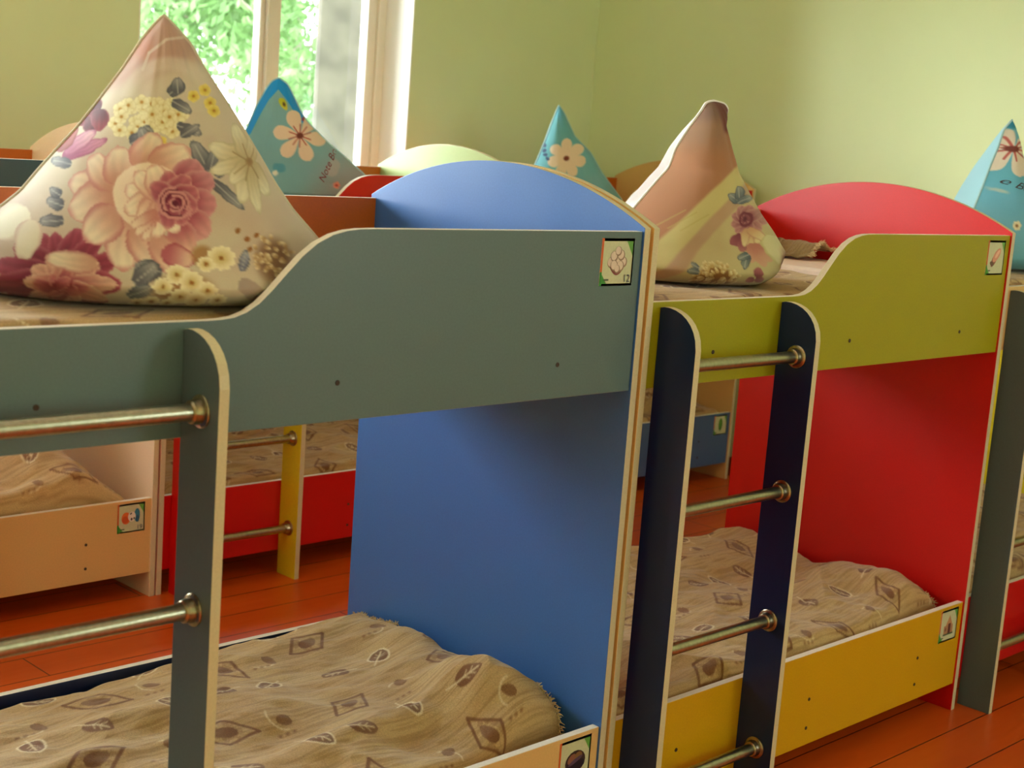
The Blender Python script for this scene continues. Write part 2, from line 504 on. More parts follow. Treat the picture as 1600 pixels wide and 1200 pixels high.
def fbm(x, y, seed=0, oct=4):
    s, a, t = 0, 1.0, 0
    for k in range(oct):
        s = s + a * vnoise(x * 2 ** k + 13.7 * k, y * 2 ** k + 7.1 * k, seed + k)
        t += a
        a *= 0.5
    return s / t

def sst(a, b, x):
    t = np.clip((x - a) / (b - a), 0, 1)
    return t * t * (3 - 2 * t)

class Paint:
    """flat print design drawn into per-vertex colours (design units u right, v down)"""
    def __init__(self, u, v, base):
        self.u, self.v = u, v
        self.c = np.tile(np.asarray(base, float), (len(u), 1))
        # hand-drawn edges
        self.wu = (fbm(u * 0.09, v * 0.09, 91) - 0.5) * 5
        self.wv = (fbm(u * 0.09 + 9, v * 0.09, 92) - 0.5) * 5
    def mix(self, a, col):
        a = np.clip(a, 0, 1)[:, None]
        self.c = self.c * (1 - a) + np.asarray(col, float) * a if np.ndim(col) == 1 else self.c * (1 - a) + col * a
    def petal(self, bu, bv, ang, ln, wd, c0, c1, rim=None, soft=1.5, vein=0.0, op=1.0, pw=0.75, wob=1.0):
        a = math.radians(ang)
        du, dv = self.u + self.wu * wob - bu, self.v + self.wv * wob - bv
        t = (du * math.cos(a) + dv * math.sin(a)) / ln
        n = -du * math.sin(a) + dv * math.cos(a)
        w = wd * np.sqrt(np.clip(np.sin(np.pi * np.clip(t, 0, 1) ** pw), 0, 1))
        al = np.clip((w - np.abs(n)) / soft + 0.5, 0, 1) * (t > 0) * (t < 1)
        k = sst(0.05, 0.95, t)[:, None]
        col = np.asarray(c0, float) * (1 - k) + np.asarray(c1, float) * k
        if vein:
            col = col * (1 + 0.45 * vein * np.sin(n / max(wd, 1) * (9 + 3 * t) + 4 * fbm(self.u * .05, self.v * .05, 7)) * sst(0, .5, t))[:, None]
        if rim is not None:
            e = sst(0.62, 1.0, np.abs(n) / np.maximum(w, 1e-3))[:, None] * 0.75
            e = np.maximum(e, sst(0.86, 1.0, t)[:, None] * 0.75)
            col = col * (1 - e) + np.asarray(rim, float) * e
        self.mix(al * op, col)
    def blob(self, cu, cv, a, b, rot, c0, c1=None, soft=2.0, op=1.0, wob=1.0):
        r = math.radians(rot)
        du, dv = self.u + self.wu * wob - cu, self.v + self.wv * wob - cv
        p, q = du * math.cos(r) + dv * math.sin(r), -du * math.sin(r) + dv * math.cos(r)
        d = np.sqrt((p / a) ** 2 + (q / b) ** 2)
        al = np.clip((1 - d) * min(a, b) / soft + 0.5, 0, 1)
        k = np.clip(d, 0, 1)[:, None]
        col = np.asarray(c0, float) * (1 - k) + np.asarray(c1 if c1 is not None else c0, float) * k
        self.mix(al * op, col)
    def ring(self, cu, cv, a, b, rot, wdt, col, a0=0, a1=360, op=1.0):
        r = math.radians(rot)
        du, dv = self.u + self.wu - cu, self.v + self.wv - cv
        p, q = du * math.cos(r) + dv * math.sin(r), -du * math.sin(r) + dv * math.cos(r)
        d = np.sqrt((p / a) ** 2 + (q / b) ** 2)
        th = np.degrees(np.arctan2(dv, du)) % 360
        inside = ((th - a0) % 360 < (a1 - a0))
        al = np.clip((wdt - np.abs(d - 1) * min(a, b)) / 1.2 + 0.5, 0, 1)
        self.mix(al * inside * op, col)
    def line(self, pts, wdt, col, op=1.0):
        for (u0, v0), (u1, v1) in zip(pts[:-1], pts[1:]):
            du, dv = u1 - u0, v1 - v0
            ln2 = du * du + dv * dv
            t = np.clip(((self.u - u0) * du + (self.v - v0) * dv) / ln2, 0, 1)
            d = np.hypot(self.u - u0 - t * du, self.v - v0 - t * dv)
            self.mix(np.clip((wdt - d) / 1.0 + 0.5, 0, 1) * op, col)
    def leaf(self, bu, bv, ang, ln, wd, c0=(92, 90, 96), c1=(150, 146, 142)):
        self.petal(bu, bv, ang, ln, wd, c0, c1, rim=(78, 78, 86), vein=0.08)
        a = math.radians(ang)
        self.line([(bu, bv), (bu + ln * .85 * math.cos(a), bv + ln * .85 * math.sin(a))], 0.9, (176, 172, 160), 0.8)
    def daisy(self, cu, cv, r, n, c_in, c_out, core, core_r, ph=0, sq=1.0, wd=0.42, rim=None):
        for k in range(n):
            a = ph + 360 * k / n
            rr = r * (1 - (1 - sq) * abs(math.sin(math.radians(a))))
            self.petal(cu, cv, a, rr, r * wd, c_in, c_out, rim=rim, wob=0.4, pw=1.3)
        self.blob(cu, cv, core_r, core_r, 0, core, wob=0.3)

def set_print(me, rgb):
    at = me.attributes.new('print', 'FLOAT_COLOR', 'POINT')
    c = np.ones((len(rgb), 4))
    c[:, :3] = lin(np.clip(rgb, 0, 255))
    at.data.foreach_set('color', c.astype(np.float32).ravel())

# ------------------------------------------------------------------ pillows
def make_pillow(label, x, y, deg, SL, SR, zb, front, back, ns, nh, paint, seed, piping, lean=0.0, gexp=0.75, wr=0.006, pipe_r=0.0035, letters=None, gback=None):
    """square pillow stood on a corner: seam outlines SL / SR run from the peak down the two sides"""
    root = thing('pillow', label, 'pillow', (x, y, 0), math.radians(deg), 'pillows stood up on the upper bunks')
    zt = SL[0][1]
    H = zt - zb
    # rows: dense at the tip
    tt = np.linspace(0, 1, nh) ** 1.15
    zr = zt - H * tt
    def edge(S):
        s = sorted([(b, a) for a, b in S])
        return np.interp(zr, [q[0] for q in s], [q[1] for q in s])
    xl, xr_ = edge(SL), edge(SR)
    for _ in range(6):                                              # soften the traced kinks
        for arr in (xl, xr_):
            arr[1:-1] = 0.25 * arr[:-2] + 0.5 * arr[1:-1] + 0.25 * arr[2:]
    tuck = sst(0.90, 1.0, tt) * 0.10
    mid = (xl + xr_) / 2
    xl, xr_ = xl + (mid - xl) * tuck, xr_ + (mid - xr_) * tuck
    ss = np.sin(np.linspace(-math.pi / 2, math.pi / 2, ns))
    def shell(depth, sgn, sd):
        g = np.clip(tt / 0.92, 0, 1) ** (gback if sgn > 0 and gback else gexp)
        g = g * np.where(tt > 0.92, np.sqrt(np.clip(1 - ((tt - 0.92) / 0.12) ** 2, 0.5, 1)), 1)
        Sx = mid[:, None] + (xr_ - xl)[:, None] / 2 * ss[None, :]
        Z = np.repeat(zr[:, None], ns, 1)
        prof = np.clip(1 - np.abs(ss) ** 2.4, 0, 1) ** 0.72
        Yv = depth * g[:, None] * prof[None, :]
        n1 = fbm(Sx * 9 + 3, Z * 5, sd, 3) - 0.5
        # creases running from the peak and from the lower corners
        ang = np.arctan2(Sx, zt + 0.03 - Z)
        n2 = fbm(ang * 7 + 5, Z * 2.0, sd + 5, 2) - 0.5
        angc = np.arctan2(Z - zb, Sx - xr_[-1] * 1.1)
        n3 = fbm(angc * 6, np.hypot(Sx - xr_[-1], Z - zb) * 3, sd + 9, 2) - 0.5
        Yv = Yv + (wr * 1.6 * n1 + wr * 2.2 * n2 + wr * 1.6 * n3) * prof[None, :] * np.clip(tt * 6, 0, 1)[:, None]
        Yv = np.maximum(Yv, 0.0)
        Yv = Yv * sgn
        # peak leans
        Sx = Sx + lean * np.clip((0.16 - tt) / 0.16, 0, 1)[:, None] ** 1.6
        return Sx, Yv, Z
    fx, fy, fz = shell(front, -1, seed)
    bx, by, bz = shell(back, 1, seed + 30)
    v = np.concatenate([np.stack([fx, fy, fz], -1).reshape(-1, 3), np.stack([bx, by, bz], -1).reshape(-1, 3)])
    nf = nh * ns
    i = np.arange(nh - 1)[:, None] * ns + np.arange(ns - 1)[None, :]
    i = i.ravel()
    F = np.stack([i, i + ns, i + ns + 1, i + 1], -1)
    B = np.stack([i, i + 1, i + ns + 1, i + ns], -1) + nf
    j = (nh - 1) * ns + np.arange(ns - 1)
    K = np.stack([j, j + nf, j + nf + 1, j + 1], -1)
    me = bpy.data.meshes.new('pillow_case')
    me.from_pydata(v.tolist(), [], np.concatenate([F, B, K]).tolist())
    me.polygons.foreach_set('use_smooth', [True] * len(me.polygons))
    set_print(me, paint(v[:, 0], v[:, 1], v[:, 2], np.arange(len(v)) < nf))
    me.materials.append(M['print'])
    if letters:
        body, size, shear, lx, lz, rot, rgb = letters
        tv, tf = text_polys(body, size, shear)
        # subdivide not needed at this size: set the letters on the front cloth
        c, s_ = math.cos(math.radians(rot)), math.sin(math.radians(rot))
        pts = []
        for a, b in tv:
            px, pz = lx + a * c - b * s_, lz + a * s_ + b * c
            r_ = np.argmin(np.abs(zr - pz))
            k = np.interp(px, fx[r_], fy[r_])
            pts.append((px, k - 0.0012, pz))
        lm = plain('print_ink', rgb, 0.8, noise=0.03)
        ok = [xl[np.argmin(np.abs(zr - p[2]))] + .006 < p[0] < xr_[np.argmin(np.abs(zr - p[2]))] - .006 for p in pts]
        tf = [f_ for f_ in tf if all(ok[q] for q in f_)]       # the rest of the words runs round the seam
        mbt = MB().add(pts, tf, 0)
        lo = mbt.build('printed_words', [lm], root, recalc=False)
    o = bpy.data.objects.new('pillow_case', me)
    COL.objects.link(o)
    o.parent = root
    # seam cord
    pl = [(fx[k, 0], 0, fz[k, 0]) for k in range(nh - 1, -1, -4)] + [(fx[k, -1], 0, fz[k, -1]) for k in range(0, nh, 4)]
    MB().tube(pl, pipe_r, 8).build('seam', [piping], root, smooth=True)
    return root

def design(U, V):
    """cubic map from a spot on the case (x across, z up) to the units its print is drawn in"""
    pw = [(a, t - a) for t in range(4) for a in range(t, -1, -1)]
    def f(x, z):
        h = z - 1.25
        b = lambda K: sum(k * x ** p * h ** q for k, (p, q) in zip(K, pw))
        return b(U), b(V)
    return f

# --- rose print
D1 = design([276, 1142, -69.1, -966, -259, -305, -1500, -3012, 219, 1312], [285, 66.4, -1181, -317, 216, 113, -27.0, 243, -169, 584])
BEIGE = (200, 184, 158)
def rose_paint(x, y, z, isf):
    u, v = D1(x, z)
    P = Paint(u, v, BEIGE)
    n = fbm(u * 0.012, v * 0.012, 3)
    P.mix(sst(0.45, 0.75, n) * 0.5, (190, 160, 140))
    # dusky bands near the peak
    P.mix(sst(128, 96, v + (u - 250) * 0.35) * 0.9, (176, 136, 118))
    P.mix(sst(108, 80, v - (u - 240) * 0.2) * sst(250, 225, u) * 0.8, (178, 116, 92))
    P.line([(222, 108), (232, 82), (258, 62), (286, 58)], 2.2, (206, 186, 168), 0.8)
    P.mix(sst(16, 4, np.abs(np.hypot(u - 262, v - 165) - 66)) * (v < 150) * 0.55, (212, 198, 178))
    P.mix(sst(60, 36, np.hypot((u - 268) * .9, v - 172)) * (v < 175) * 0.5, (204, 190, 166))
    P.mix(sst(40, 10, np.abs(u - 352 - (v - 165) * 0.6)) * sst(70, 120, v) * 0.35, (206, 184, 158))
    # top-left dark bloom and purple petals
    for a, l, w, c in [(150, 46, 17, (112, 34, 46)), (120, 44, 16, (96, 26, 38)), (185, 40, 15, (128, 44, 56)), (215, 30, 14, (104, 30, 44)), (95, 36, 15, (136, 52, 60))]:
        P.petal(158, 168, a, l, w, (86, 24, 36), c, rim=(150, 74, 82), vein=.12)
    P.petal(96, 246, -22, 78, 11, (150, 70, 104), (190, 128, 146), rim=(140, 62, 92), vein=.1)
    P.petal(100, 238, -34, 62, 11, (168, 92, 120), (206, 160, 166), rim=(150, 70, 100), vein=.1)
    P.petal(88, 236, -48, 52, 10, (140, 60, 60), (168, 92, 84), rim=(112, 40, 40))
    # yellow cluster
    rr = np.random.RandomState(5)
    for k in range(44):
        a, r = rr.rand() * 6.28, 46 * math.sqrt(rr.rand())
        cu, cv = 232 + r * math.cos(a) * 1.15, 186 + r * math.sin(a) * 0.72
        P.daisy(cu, cv, 12, 5, (214, 196, 140), (232, 222, 180), (176, 120, 40), 2.6, rr.rand() * 72, wd=.5, rim=(206, 188, 134))
    for cu, cv in [(252, 222), (262, 232), (248, 236), (300, 150), (326, 160), (332, 172), (318, 140)]:
        P.daisy(cu, cv, 10, 5, (206, 176, 60), (228, 206, 110), (170, 110, 30), 2.2, cu * 7 % 72, wd=.5)
    # grey leaves round the cluster
    for L in [(222, 228, -70, 34, 15), (204, 226, -30, 30, 14), (232, 232, -110, 36, 13), (262, 148, -40, 30, 11), (268, 158, 30, 34, 9), (276, 146, -95, 26, 11), (276, 196, 20, 40, 9), (282, 214, -35, 34, 9)]:
        P.leaf(*L)
    P.leaf(326, 268, -118, 54, 13); P.leaf(328, 268, -78, 40, 10); P.leaf(332, 282, 42, 66, 9); P.leaf(338, 276, -48, 26, 7)
    P.leaf(112, 256, 190, 34, 9); P.leaf(100, 322, 200, 30, 10); P.leaf(100, 344, 180, 40, 10); P.leaf(96, 306, -150, 22, 9)
    # white lily right
    C0, C1, RM = (186, 164, 120), (222, 212, 180), (176, 160, 122)
    for a, l, w in [(-158, 70, 16), (-112, 66, 14), (-70, 46, 13), (165, 62, 13), (100, 66, 17), (60, 62, 14), (130, 46, 14), (80, 84, 10)]:
        P.petal(388, 252, a, l, w, C0, C1, rim=RM, vein=.05)
    for a in (-150, -110, -60, 100, 60, 140):
        P.line([(388, 252), (388 + 30 * math.cos(math.radians(a)), 252 + 30 * math.sin(math.radians(a)))], 1.0, (140, 108, 62), .7)
    P.blob(388, 252, 6, 8, 0, (134, 100, 54), (160, 128, 80))
    # dark bloom low left
    MA0, MA1 = (96, 24, 44), (150, 58, 76)
    for a, l, w in [(-112, 78, 22), (-95, 74, 18), (-68, 86, 22), (-45, 92, 20), (-140, 92, 24), (-165, 104, 24), (-20, 104, 20), (5, 96, 24), (30, 84, 22), (150, 104, 24), (175, 116, 24), (75, 60, 22), (110, 60, 22)]:
        P.petal(92, 434, a, l, w, MA0, MA1, rim=(176, 96, 104), vein=.12)
    for a, l, w in [(-150, 56, 18), (-120, 46, 16), (-95, 42, 16), (-60, 46, 16), (-28, 66, 16), (0, 84, 16), (24, 76, 16), (60, 46, 16), (100, 42, 16), (150, 60, 16), (185, 62, 16)]:
        P.petal(96, 440, a, l, w, (150, 72, 72), (206, 158, 134), rim=(216, 178, 150), vein=.1)
    for a in range(0, 360, 30):
        P.petal(90 + 12 * math.cos(a), 448 + 5 * math.sin(a), a, 34, 12, (122, 40, 54), (176, 100, 96), rim=(196, 140, 120), vein=.08)
    P.petal(152, 412, 190, 84, 16, (196, 150, 126), (226, 208, 176), rim=(178, 112, 104), vein=.06)
    P.petal(44, 330, 150, 70, 24, (222, 212, 184), (226, 218, 190), rim=(200, 176, 150)); P.petal(52, 344, 110, 60, 22, (214, 200, 170), (226, 214, 186), rim=(196, 160, 140))
    # large pale rose
    PA, PB, PR = (196, 140, 120), (228, 208, 180), (190, 122, 116)
    for b in [(182, 296, -172, 76, 30), (182, 300, -205, 80, 34), (182, 294, -128, 66, 26), (190, 290, -92, 62, 28), (216, 262, -60, 62, 26), (236, 262, -25, 68, 26)]:
        P.petal(*b, PA, PB, rim=PR, vein=.05)
    for b, c0, c1 in [((286, 290, -62, 46, 24), (150, 66, 82), (186, 120, 124)), ((292, 300, -30, 48, 24), (146, 62, 78), (190, 126, 130)), ((296, 318, 5, 44, 26), (150, 66, 84), (196, 130, 132)), ((292, 338, 40, 48, 24), (158, 74, 88), (206, 146, 140)), ((280, 350, 70, 50, 24), (168, 86, 96), (214, 168, 150))]:
        P.petal(*b, c0, c1, rim=(202, 148, 142), vein=.08)
    for b in [(198, 330, 95, 92, 34), (214, 350, 62, 84, 30), (186, 330, 140, 68, 32), (240, 372, 48, 84, 24)]:
        P.petal(*b, (200, 148, 130), (230, 212, 184), rim=(184, 110, 108), vein=.06)
    P.petal(256, 392, 20, 54, 18, (176, 92, 100), (222, 186, 162), rim=(160, 72, 84))
    P.blob(236, 308, 58, 52, 20, (214, 176, 152), (232, 210, 184))
    for k, (a, l, w) in enumerate([(-170, 62, 22), (160, 66, 22), (130, 64, 22), (100, 66, 20), (-140, 60, 20), (-110, 54, 22), (70, 62, 20)]):
        P.petal(258, 308, a, l, w, (204, 150, 132), (234, 216, 190), rim=(196, 134, 122), vein=.05)
    for k in range(3):
        P.petal(250, 330, 118 + 16 * k, 52, 9, (190, 124, 112), (232, 210, 186), rim=(186, 118, 110))
    for a, l, w in [(-100, 46, 20), (-60, 46, 20), (-20, 44, 20), (20, 42, 20), (60, 44, 20), (100, 44, 18), (-140, 42, 18)]:
        P.petal(272, 314, a, l, w, (128, 46, 66), (178, 100, 108), rim=(206, 154, 142), vein=.08)
    for r_, w_, a0 in [(26, 2.6, 20), (19, 2.4, 140), (13, 2.2, 250), (7, 2.0, 30)]:
        P.ring(278, 318, r_, r_ * .9, 20, w_, (198, 134, 130), a0, a0 + 250)
        P.ring(278, 318, r_ - 3.5, r_ * .9 - 3.5, 20, 1.6, (104, 30, 50), a0 + 40, a0 + 260)
    P.blob(278, 318, 5, 5, 0, (96, 26, 44))
    # leaves and daisies low right
    P.leaf(252, 424, -170, 46, 16); P.leaf(206, 440, -35, 50, 15); P.leaf(196, 462, -20, 44, 12); P.leaf(376, 422, -75, 34, 8, (112, 112, 130), (150, 150, 160))
    P.mix(sst(1.0, 0.5, np.hypot((u - 285) / 62, (v - 452) / 34)) * 0.75, (146, 92, 44))
    P.mix(sst(1.0, 0.5, np.hypot((u - 318) / 22, (v - 400) / 22)) * 0.7, (150, 100, 48))
    for cu, cv, r in [(346, 402, 24), (322, 412, 15), (276, 428, 20), (252, 446, 18), (298, 440, 22), (322, 452, 18), (280, 464, 20), (306, 470, 20), (340, 470, 16), (236, 474, 15), (214, 478, 15), (262, 478, 14)]:
        P.daisy(cu, cv, r, 10, (206, 180, 120), (234, 222, 184), (150, 96, 36), 3.4, cu % 36, .8, wd=.26)
    rr = np.random.RandomState(9)
    P.mix(sst(1.0, 0.4, np.hypot((u - 424) / 34, (v - 404) / 46)) * 0.8, (112, 72, 44))
    for k in range(46):
        a, r = rr.rand() * 6.28, math.sqrt(rr.rand())
        P.petal(424 + 28 * r * math.cos(a), 404 + 38 * r * math.sin(a), rr.rand() * 360, 9, 3.0, (170, 132, 88), (222, 200, 160), wob=.3)
    for cu, cv in [(400, 366), (386, 372), (390, 388), (372, 360)]:
        P.blob(cu, cv, 3.5, 4.5, 30, (146, 92, 40))
    P.petal(372, 436, 40, 60, 14, (150, 128, 120), (170, 140, 122), op=.7)
    c = P.c
    # back of the case: window light painted in as a paler ground, faint blooms
    bk = np.tile(np.array((222, 214, 200.)), (len(u), 1))
    nb = sst(0.55, 0.68, fbm(x * 14, z * 14, 21, 3))[:, None]
    bk = bk * (1 - nb * .6) + np.array((206, 150, 140.)) * nb * .6
    return np.where(isf[:, None], c, bk)

# --- second floral pillow
D3 = design([1163, 471, -289, -3531, -105, -734, 1210, -13936, 289, 6175], [314, 17.1, -807, -424, 146, -15.9, 287, -694, -269, 913])
def floral_paint(x, y, z, isf):
    u, v = D3(x, z)
    P = Paint(u, v, (200, 182, 128))
    # wide sweeping bands
    q = (v - 300) + (u - 1095) * 0.95 + ((u - 1095) / 60) ** 2 * 6
    P.mix(sst(96, 86, q) * 1.0, (190, 156, 118))
    P.mix(sst(66, 56, q) * 1.0, (206, 192, 124))
    P.mix(sst(20, 10, q) * 1.0, (176, 122, 84))
    P.mix(sst(250, 205, v) * sst(1150, 1110, u) * 0.6, (150, 122, 98))
    P.mix(sst(200, 175, v) * 0.75, (128, 98, 84))
    P.mix(sst(1118, 1128, u) * sst(212, 200, v), (110, 60, 50))
    for k, cu in enumerate((1046, 1066, 1088)):
        P.line([(cu - 26, 352 + 4 * k), (cu + 24, 328 + 4 * k)], 1.2, (190, 172, 96), .6)
    # blooms at right
    P.leaf(1162, 316, -150, 26, 7, (96, 108, 112), (146, 152, 140)); P.leaf(1160, 314, -100, 24, 7, (100, 110, 112), (140, 146, 136)); P.leaf(1158, 318, -30, 20, 6, (100, 110, 112), (140, 146, 136))
    for a in range(0, 360, 40):
        P.petal(1172, 344, a, 24, 10, (138, 72, 78), (186, 128, 120), rim=(206, 160, 140), vein=.08)
    P.ring(1172, 344, 8, 10, 0, 1.6, (120, 52, 62)); P.blob(1172, 344, 3, 4, 0, (104, 40, 52))
    P.petal(1170, 372, 160, 24, 10, (128, 60, 70), (160, 90, 92)); P.petal(1172, 376, 120, 20, 9, (140, 70, 78), (176, 110, 104))
    for a, l in [(60, 28), (85, 36), (105, 30), (40, 26)]:
        P.petal(1176, 358, a, l, 7, (206, 160, 112), (226, 206, 150), rim=(186, 130, 100))
    for a, l in [(80, 34), (105, 30), (60, 30)]:
        P.petal(1182, 382, a, l, 8, (190, 120, 100), (214, 164, 130))
    P.petal(1200, 366, 80, 48, 12, (214, 204, 150), (222, 212, 160), rim=(188, 172, 110))
    P.leaf(1172, 398, 120, 26, 6, (92, 104, 104), (140, 146, 130)); P.leaf(1174, 398, 160, 20, 6, (92, 104, 104), (140, 146, 130))
    P.petal(1172, 432, -60, 18, 6, (140, 70, 72), (170, 100, 96)); P.petal(1172, 434, 20, 14, 5, (140, 70, 72), (170, 100, 96)); P.petal(1170, 434, 150, 12, 5, (140, 70, 72), (170, 100, 96))
    P.mix(sst(1204, 1214, u) * sst(352, 372, v), (128, 44, 60))
    # brown-white cluster
    P.mix(sst(1.05, 0.75, np.hypot((u - 1112) / 34, (v - 434) / 19)), (136, 92, 40))
    rr = np.random.RandomState(3)
    for k in range(90):
        a, r = rr.rand() * 6.28, math.sqrt(rr.rand())
        P.petal(1112 + 32 * r * math.cos(a), 432 + 20 * r * math.sin(a), math.degrees(a) + rr.uniform(-40, 40), 8, 2.5, (190, 156, 92), (228, 212, 160), wob=.2, soft=1.0)
    P.leaf(1086, 424, 190, 22, 6, (104, 112, 110), (140, 146, 130)); P.leaf(1088, 418, -150, 16, 5, (104, 112, 110), (140, 146, 130))
    bk = np.tile(np.array((214, 206, 200.)), (len(u), 1))  # back of the case whitened, window light put into its colour
    nb = sst(0.5, 0.7, fbm(x * 10, z * 8, 41, 3))[:, None]
    bk = bk * (1 - nb * .35) + np.array((150, 130, 124.)) * nb * .35
    return np.where(isf[:, None], P.c * 0.92, bk)

# --- teal flower pillows
TEAL = (112, 172, 184)
def teal_flower(P, cu, cv, r, ph, pet=(226, 200, 172), core=(112, 52, 40), sq=1.0):
    for k in range(6):
        a = ph + 60 * k
        P.petal(cu, cv, a, r, r * 0.27, pet, pet, soft=1.2, wob=.3, pw=1.9)
    for k in range(10):
        a = math.radians(ph + 36 * k + 10)
        P.line([(cu, cv), (cu + r * .42 * math.cos(a), cv + r * .42 * math.sin(a))], r * 0.016 + 0.3, (166, 62, 56), .8)
    P.blob(cu, cv, r * .13, r * .11, 0, core, wob=.2)

def teal_base(P, x, z, seed):
    n = fbm(x * 6, z * 6, seed, 3)
    P.mix(sst(0.35, 0.75, n) * 0.35, (150, 190, 196))

D2 = design([432, 518, 20.9, -30.8, -29.8, -19.4, -199, -255, -136, 91.8], [234, 39.4, -520, -34.2, -4.5, 0.6, -2.6, 68.4, -13.8, 82.4])
def teal2_paint(x, y, z, isf):
    u, v = D2(x, z)
    P = Paint(u, v, (122, 168, 174))
    teal_base(P, x, z, 55)
    P.mix(sst(470, 560, u + (v - 230) * .3) * sst(220, 275, v) * 0.6, (176, 154, 152))
    # bright blue hem round the peak
    P.line([(434, 130), (414, 152), (400, 176), (386, 204)], 7.5, (28, 150, 226))
    P.line([(437, 128), (456, 152), (476, 184)], 8.5, (28, 150, 226))
    P.mix(sst(5, 3, np.hypot((u - 477) * .8, v - 186)), (160, 50, 84))
    P.petal(438, 153, 62, 22, 5, (186, 190, 40), (204, 196, 70), wob=.2); P.blob(444, 163, 2.0, 3.5, -20, (92, 70, 40), wob=.2)
    teal_flower(P, 469, 212, 42, 10)
    P.blob(436, 262, 10, 7, 20, (84, 152, 170)); P.blob(431, 270, 4, 4, 0, (226, 220, 196))
    P.daisy(526, 289, 6, 5, (230, 140, 126), (230, 150, 130), (170, 50, 40), 1.8)
    P.blob(520, 262, 10, 14, 20, (196, 176, 168), op=.5)
    bk = np.tile(np.array((120, 176, 200.)), (len(u), 1))
    return np.where(isf[:, None], P.c, bk)

D4 = design([879, 455, -19.5, -768, -40.6, -142, -102, -3312, -1922, 611], [257, 34.2, -419, -84.1, 7.8, -10.9, -2.5, -202, -132, 74.2])
def teal4_paint(x, y, z, isf):
    u, v = D4(x, z)
    P = Paint(u, v, (104, 172, 182))
    teal_base(P, x, z, 65)
    P.mix(sst(190, 175, v) * .6, (90, 166, 196))
    for k in range(7):
        P.petal(886, 247, 12 + 360 * k / 7, 31, 9, (230, 208, 178), (230, 208, 178), wob=.3, soft=1.2, pw=1.9)
    P.blob(886, 247, 4.5, 4, 0, (118, 56, 40), wob=.2)
    for k in range(5):
        P.petal(850 + 2 * k, 214 + 9 * k, 30 + 50 * k, 7, 2.5, (70, 90, 120), (70, 90, 120), wob=.2)
    bk = np.tile(np.array((176, 216, 232.)), (len(u), 1))  # window-lit back, painted paler than the front
    return np.where(isf[:, None], P.c, bk)

D5 = design([1627, 377, -209, -5630, -1488, -950, 612, -23838, -4477, 4527], [332, 20.2, -618, -552, -75.5, -61.8, 101, -1501, -240, 448])
def teal5_paint(x, y, z, isf):
    u, v = D5(x, z)
    P = Paint(u, v, (96, 166, 184))
    teal_base(P, x, z, 75)
    P.mix(sst(60, 20, np.abs(v - 330)) * .35, (120, 180, 210))
    teal_flower(P, 1578, 233, 44, 75, pet=(212, 198, 176))
    P.mix(sst(205, 198, v), (40, 130, 158))
    P.daisy(1589, 353, 8, 6, (226, 214, 170), (226, 214, 170), (128, 82, 40), 2.4)
    P.daisy(1620, 330, 8, 6, (226, 214, 170), (226, 214, 170), (128, 82, 40), 2.4)
    P.blob(1560, 298, 14, 3, 15, (206, 196, 170), op=.6)
    P2 = Paint(u, v, (172, 220, 236))  # back print, its ground paled with painted window light
    for cu, cv, r in [(1522, 300, 8), (1544, 240, 9), (1535, 262, 7), (1508, 290, 6)]:
        P2.daisy(cu, cv, r, 6, (240, 236, 226), (244, 240, 232), (196, 140, 110), 2.0)
    return np.where(isf[:, None], P.c, P2.c)

pip_beige = plain('beige_seam_cord', (206, 192, 166), 0.9, noise=0.05)
pip_white = plain('white_seam_cord', (232, 228, 222), 0.9, noise=0.05)
pip_teal = plain('pale_teal_seam_cord', (168, 208, 216), 0.9, noise=0.05)

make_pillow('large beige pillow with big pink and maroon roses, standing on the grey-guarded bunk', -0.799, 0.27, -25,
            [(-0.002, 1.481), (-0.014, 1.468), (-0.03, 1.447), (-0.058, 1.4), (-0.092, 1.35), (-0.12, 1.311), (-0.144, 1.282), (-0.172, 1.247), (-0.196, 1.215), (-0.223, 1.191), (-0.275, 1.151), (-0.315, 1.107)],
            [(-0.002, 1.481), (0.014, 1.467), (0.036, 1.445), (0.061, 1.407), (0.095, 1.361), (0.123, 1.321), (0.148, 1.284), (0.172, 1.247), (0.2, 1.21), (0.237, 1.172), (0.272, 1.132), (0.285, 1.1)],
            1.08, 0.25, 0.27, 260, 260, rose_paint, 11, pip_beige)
make_pillow('teal pillow with one cream flower and bright blue hem, standing in front of the window', 0.768, 2.15, -35,
            [(0, 1.467), (-0.02, 1.457), (-0.035, 1.435), (-0.064, 1.377), (-0.09, 1.308), (-0.137, 1.211), (-0.192, 1.125)],
            [(0, 1.467), (0.026, 1.452), (0.05, 1.41), (0.074, 1.366), (0.097, 1.336), (0.155, 1.285), (0.213, 1.242), (0.276, 1.192), (0.328, 1.139)],
            1.097, 0.12, 0.12, 150, 160, teal2_paint, 12, pip_teal, letters=('Note Book', 0.030, 0.35, 0.166, 1.226, 68, (128, 52, 58)))
make_pillow('beige floral pillow with sweeping brown bands and blunt tip, standing beside the red arch', 0.553, 0.3, -20,
            [(-0, 1.45), (-0.018, 1.446), (-0.027, 1.429), (-0.059, 1.383), (-0.082, 1.346), (-0.095, 1.304), (-0.123, 1.273), (-0.166, 1.222), (-0.212, 1.165), (-0.25, 1.105)],
            [(-0, 1.45), (0.028, 1.447), (0.037, 1.435), (0.026, 1.4), (0.036, 1.363), (0.054, 1.303), (0.085, 1.262), (0.117, 1.224), (0.155, 1.186), (0.19, 1.144), (0.165, 1.102)],
            1.077, 0.22, 0.26, 240, 220, floral_paint, 13, pip_white, gback=0.9)
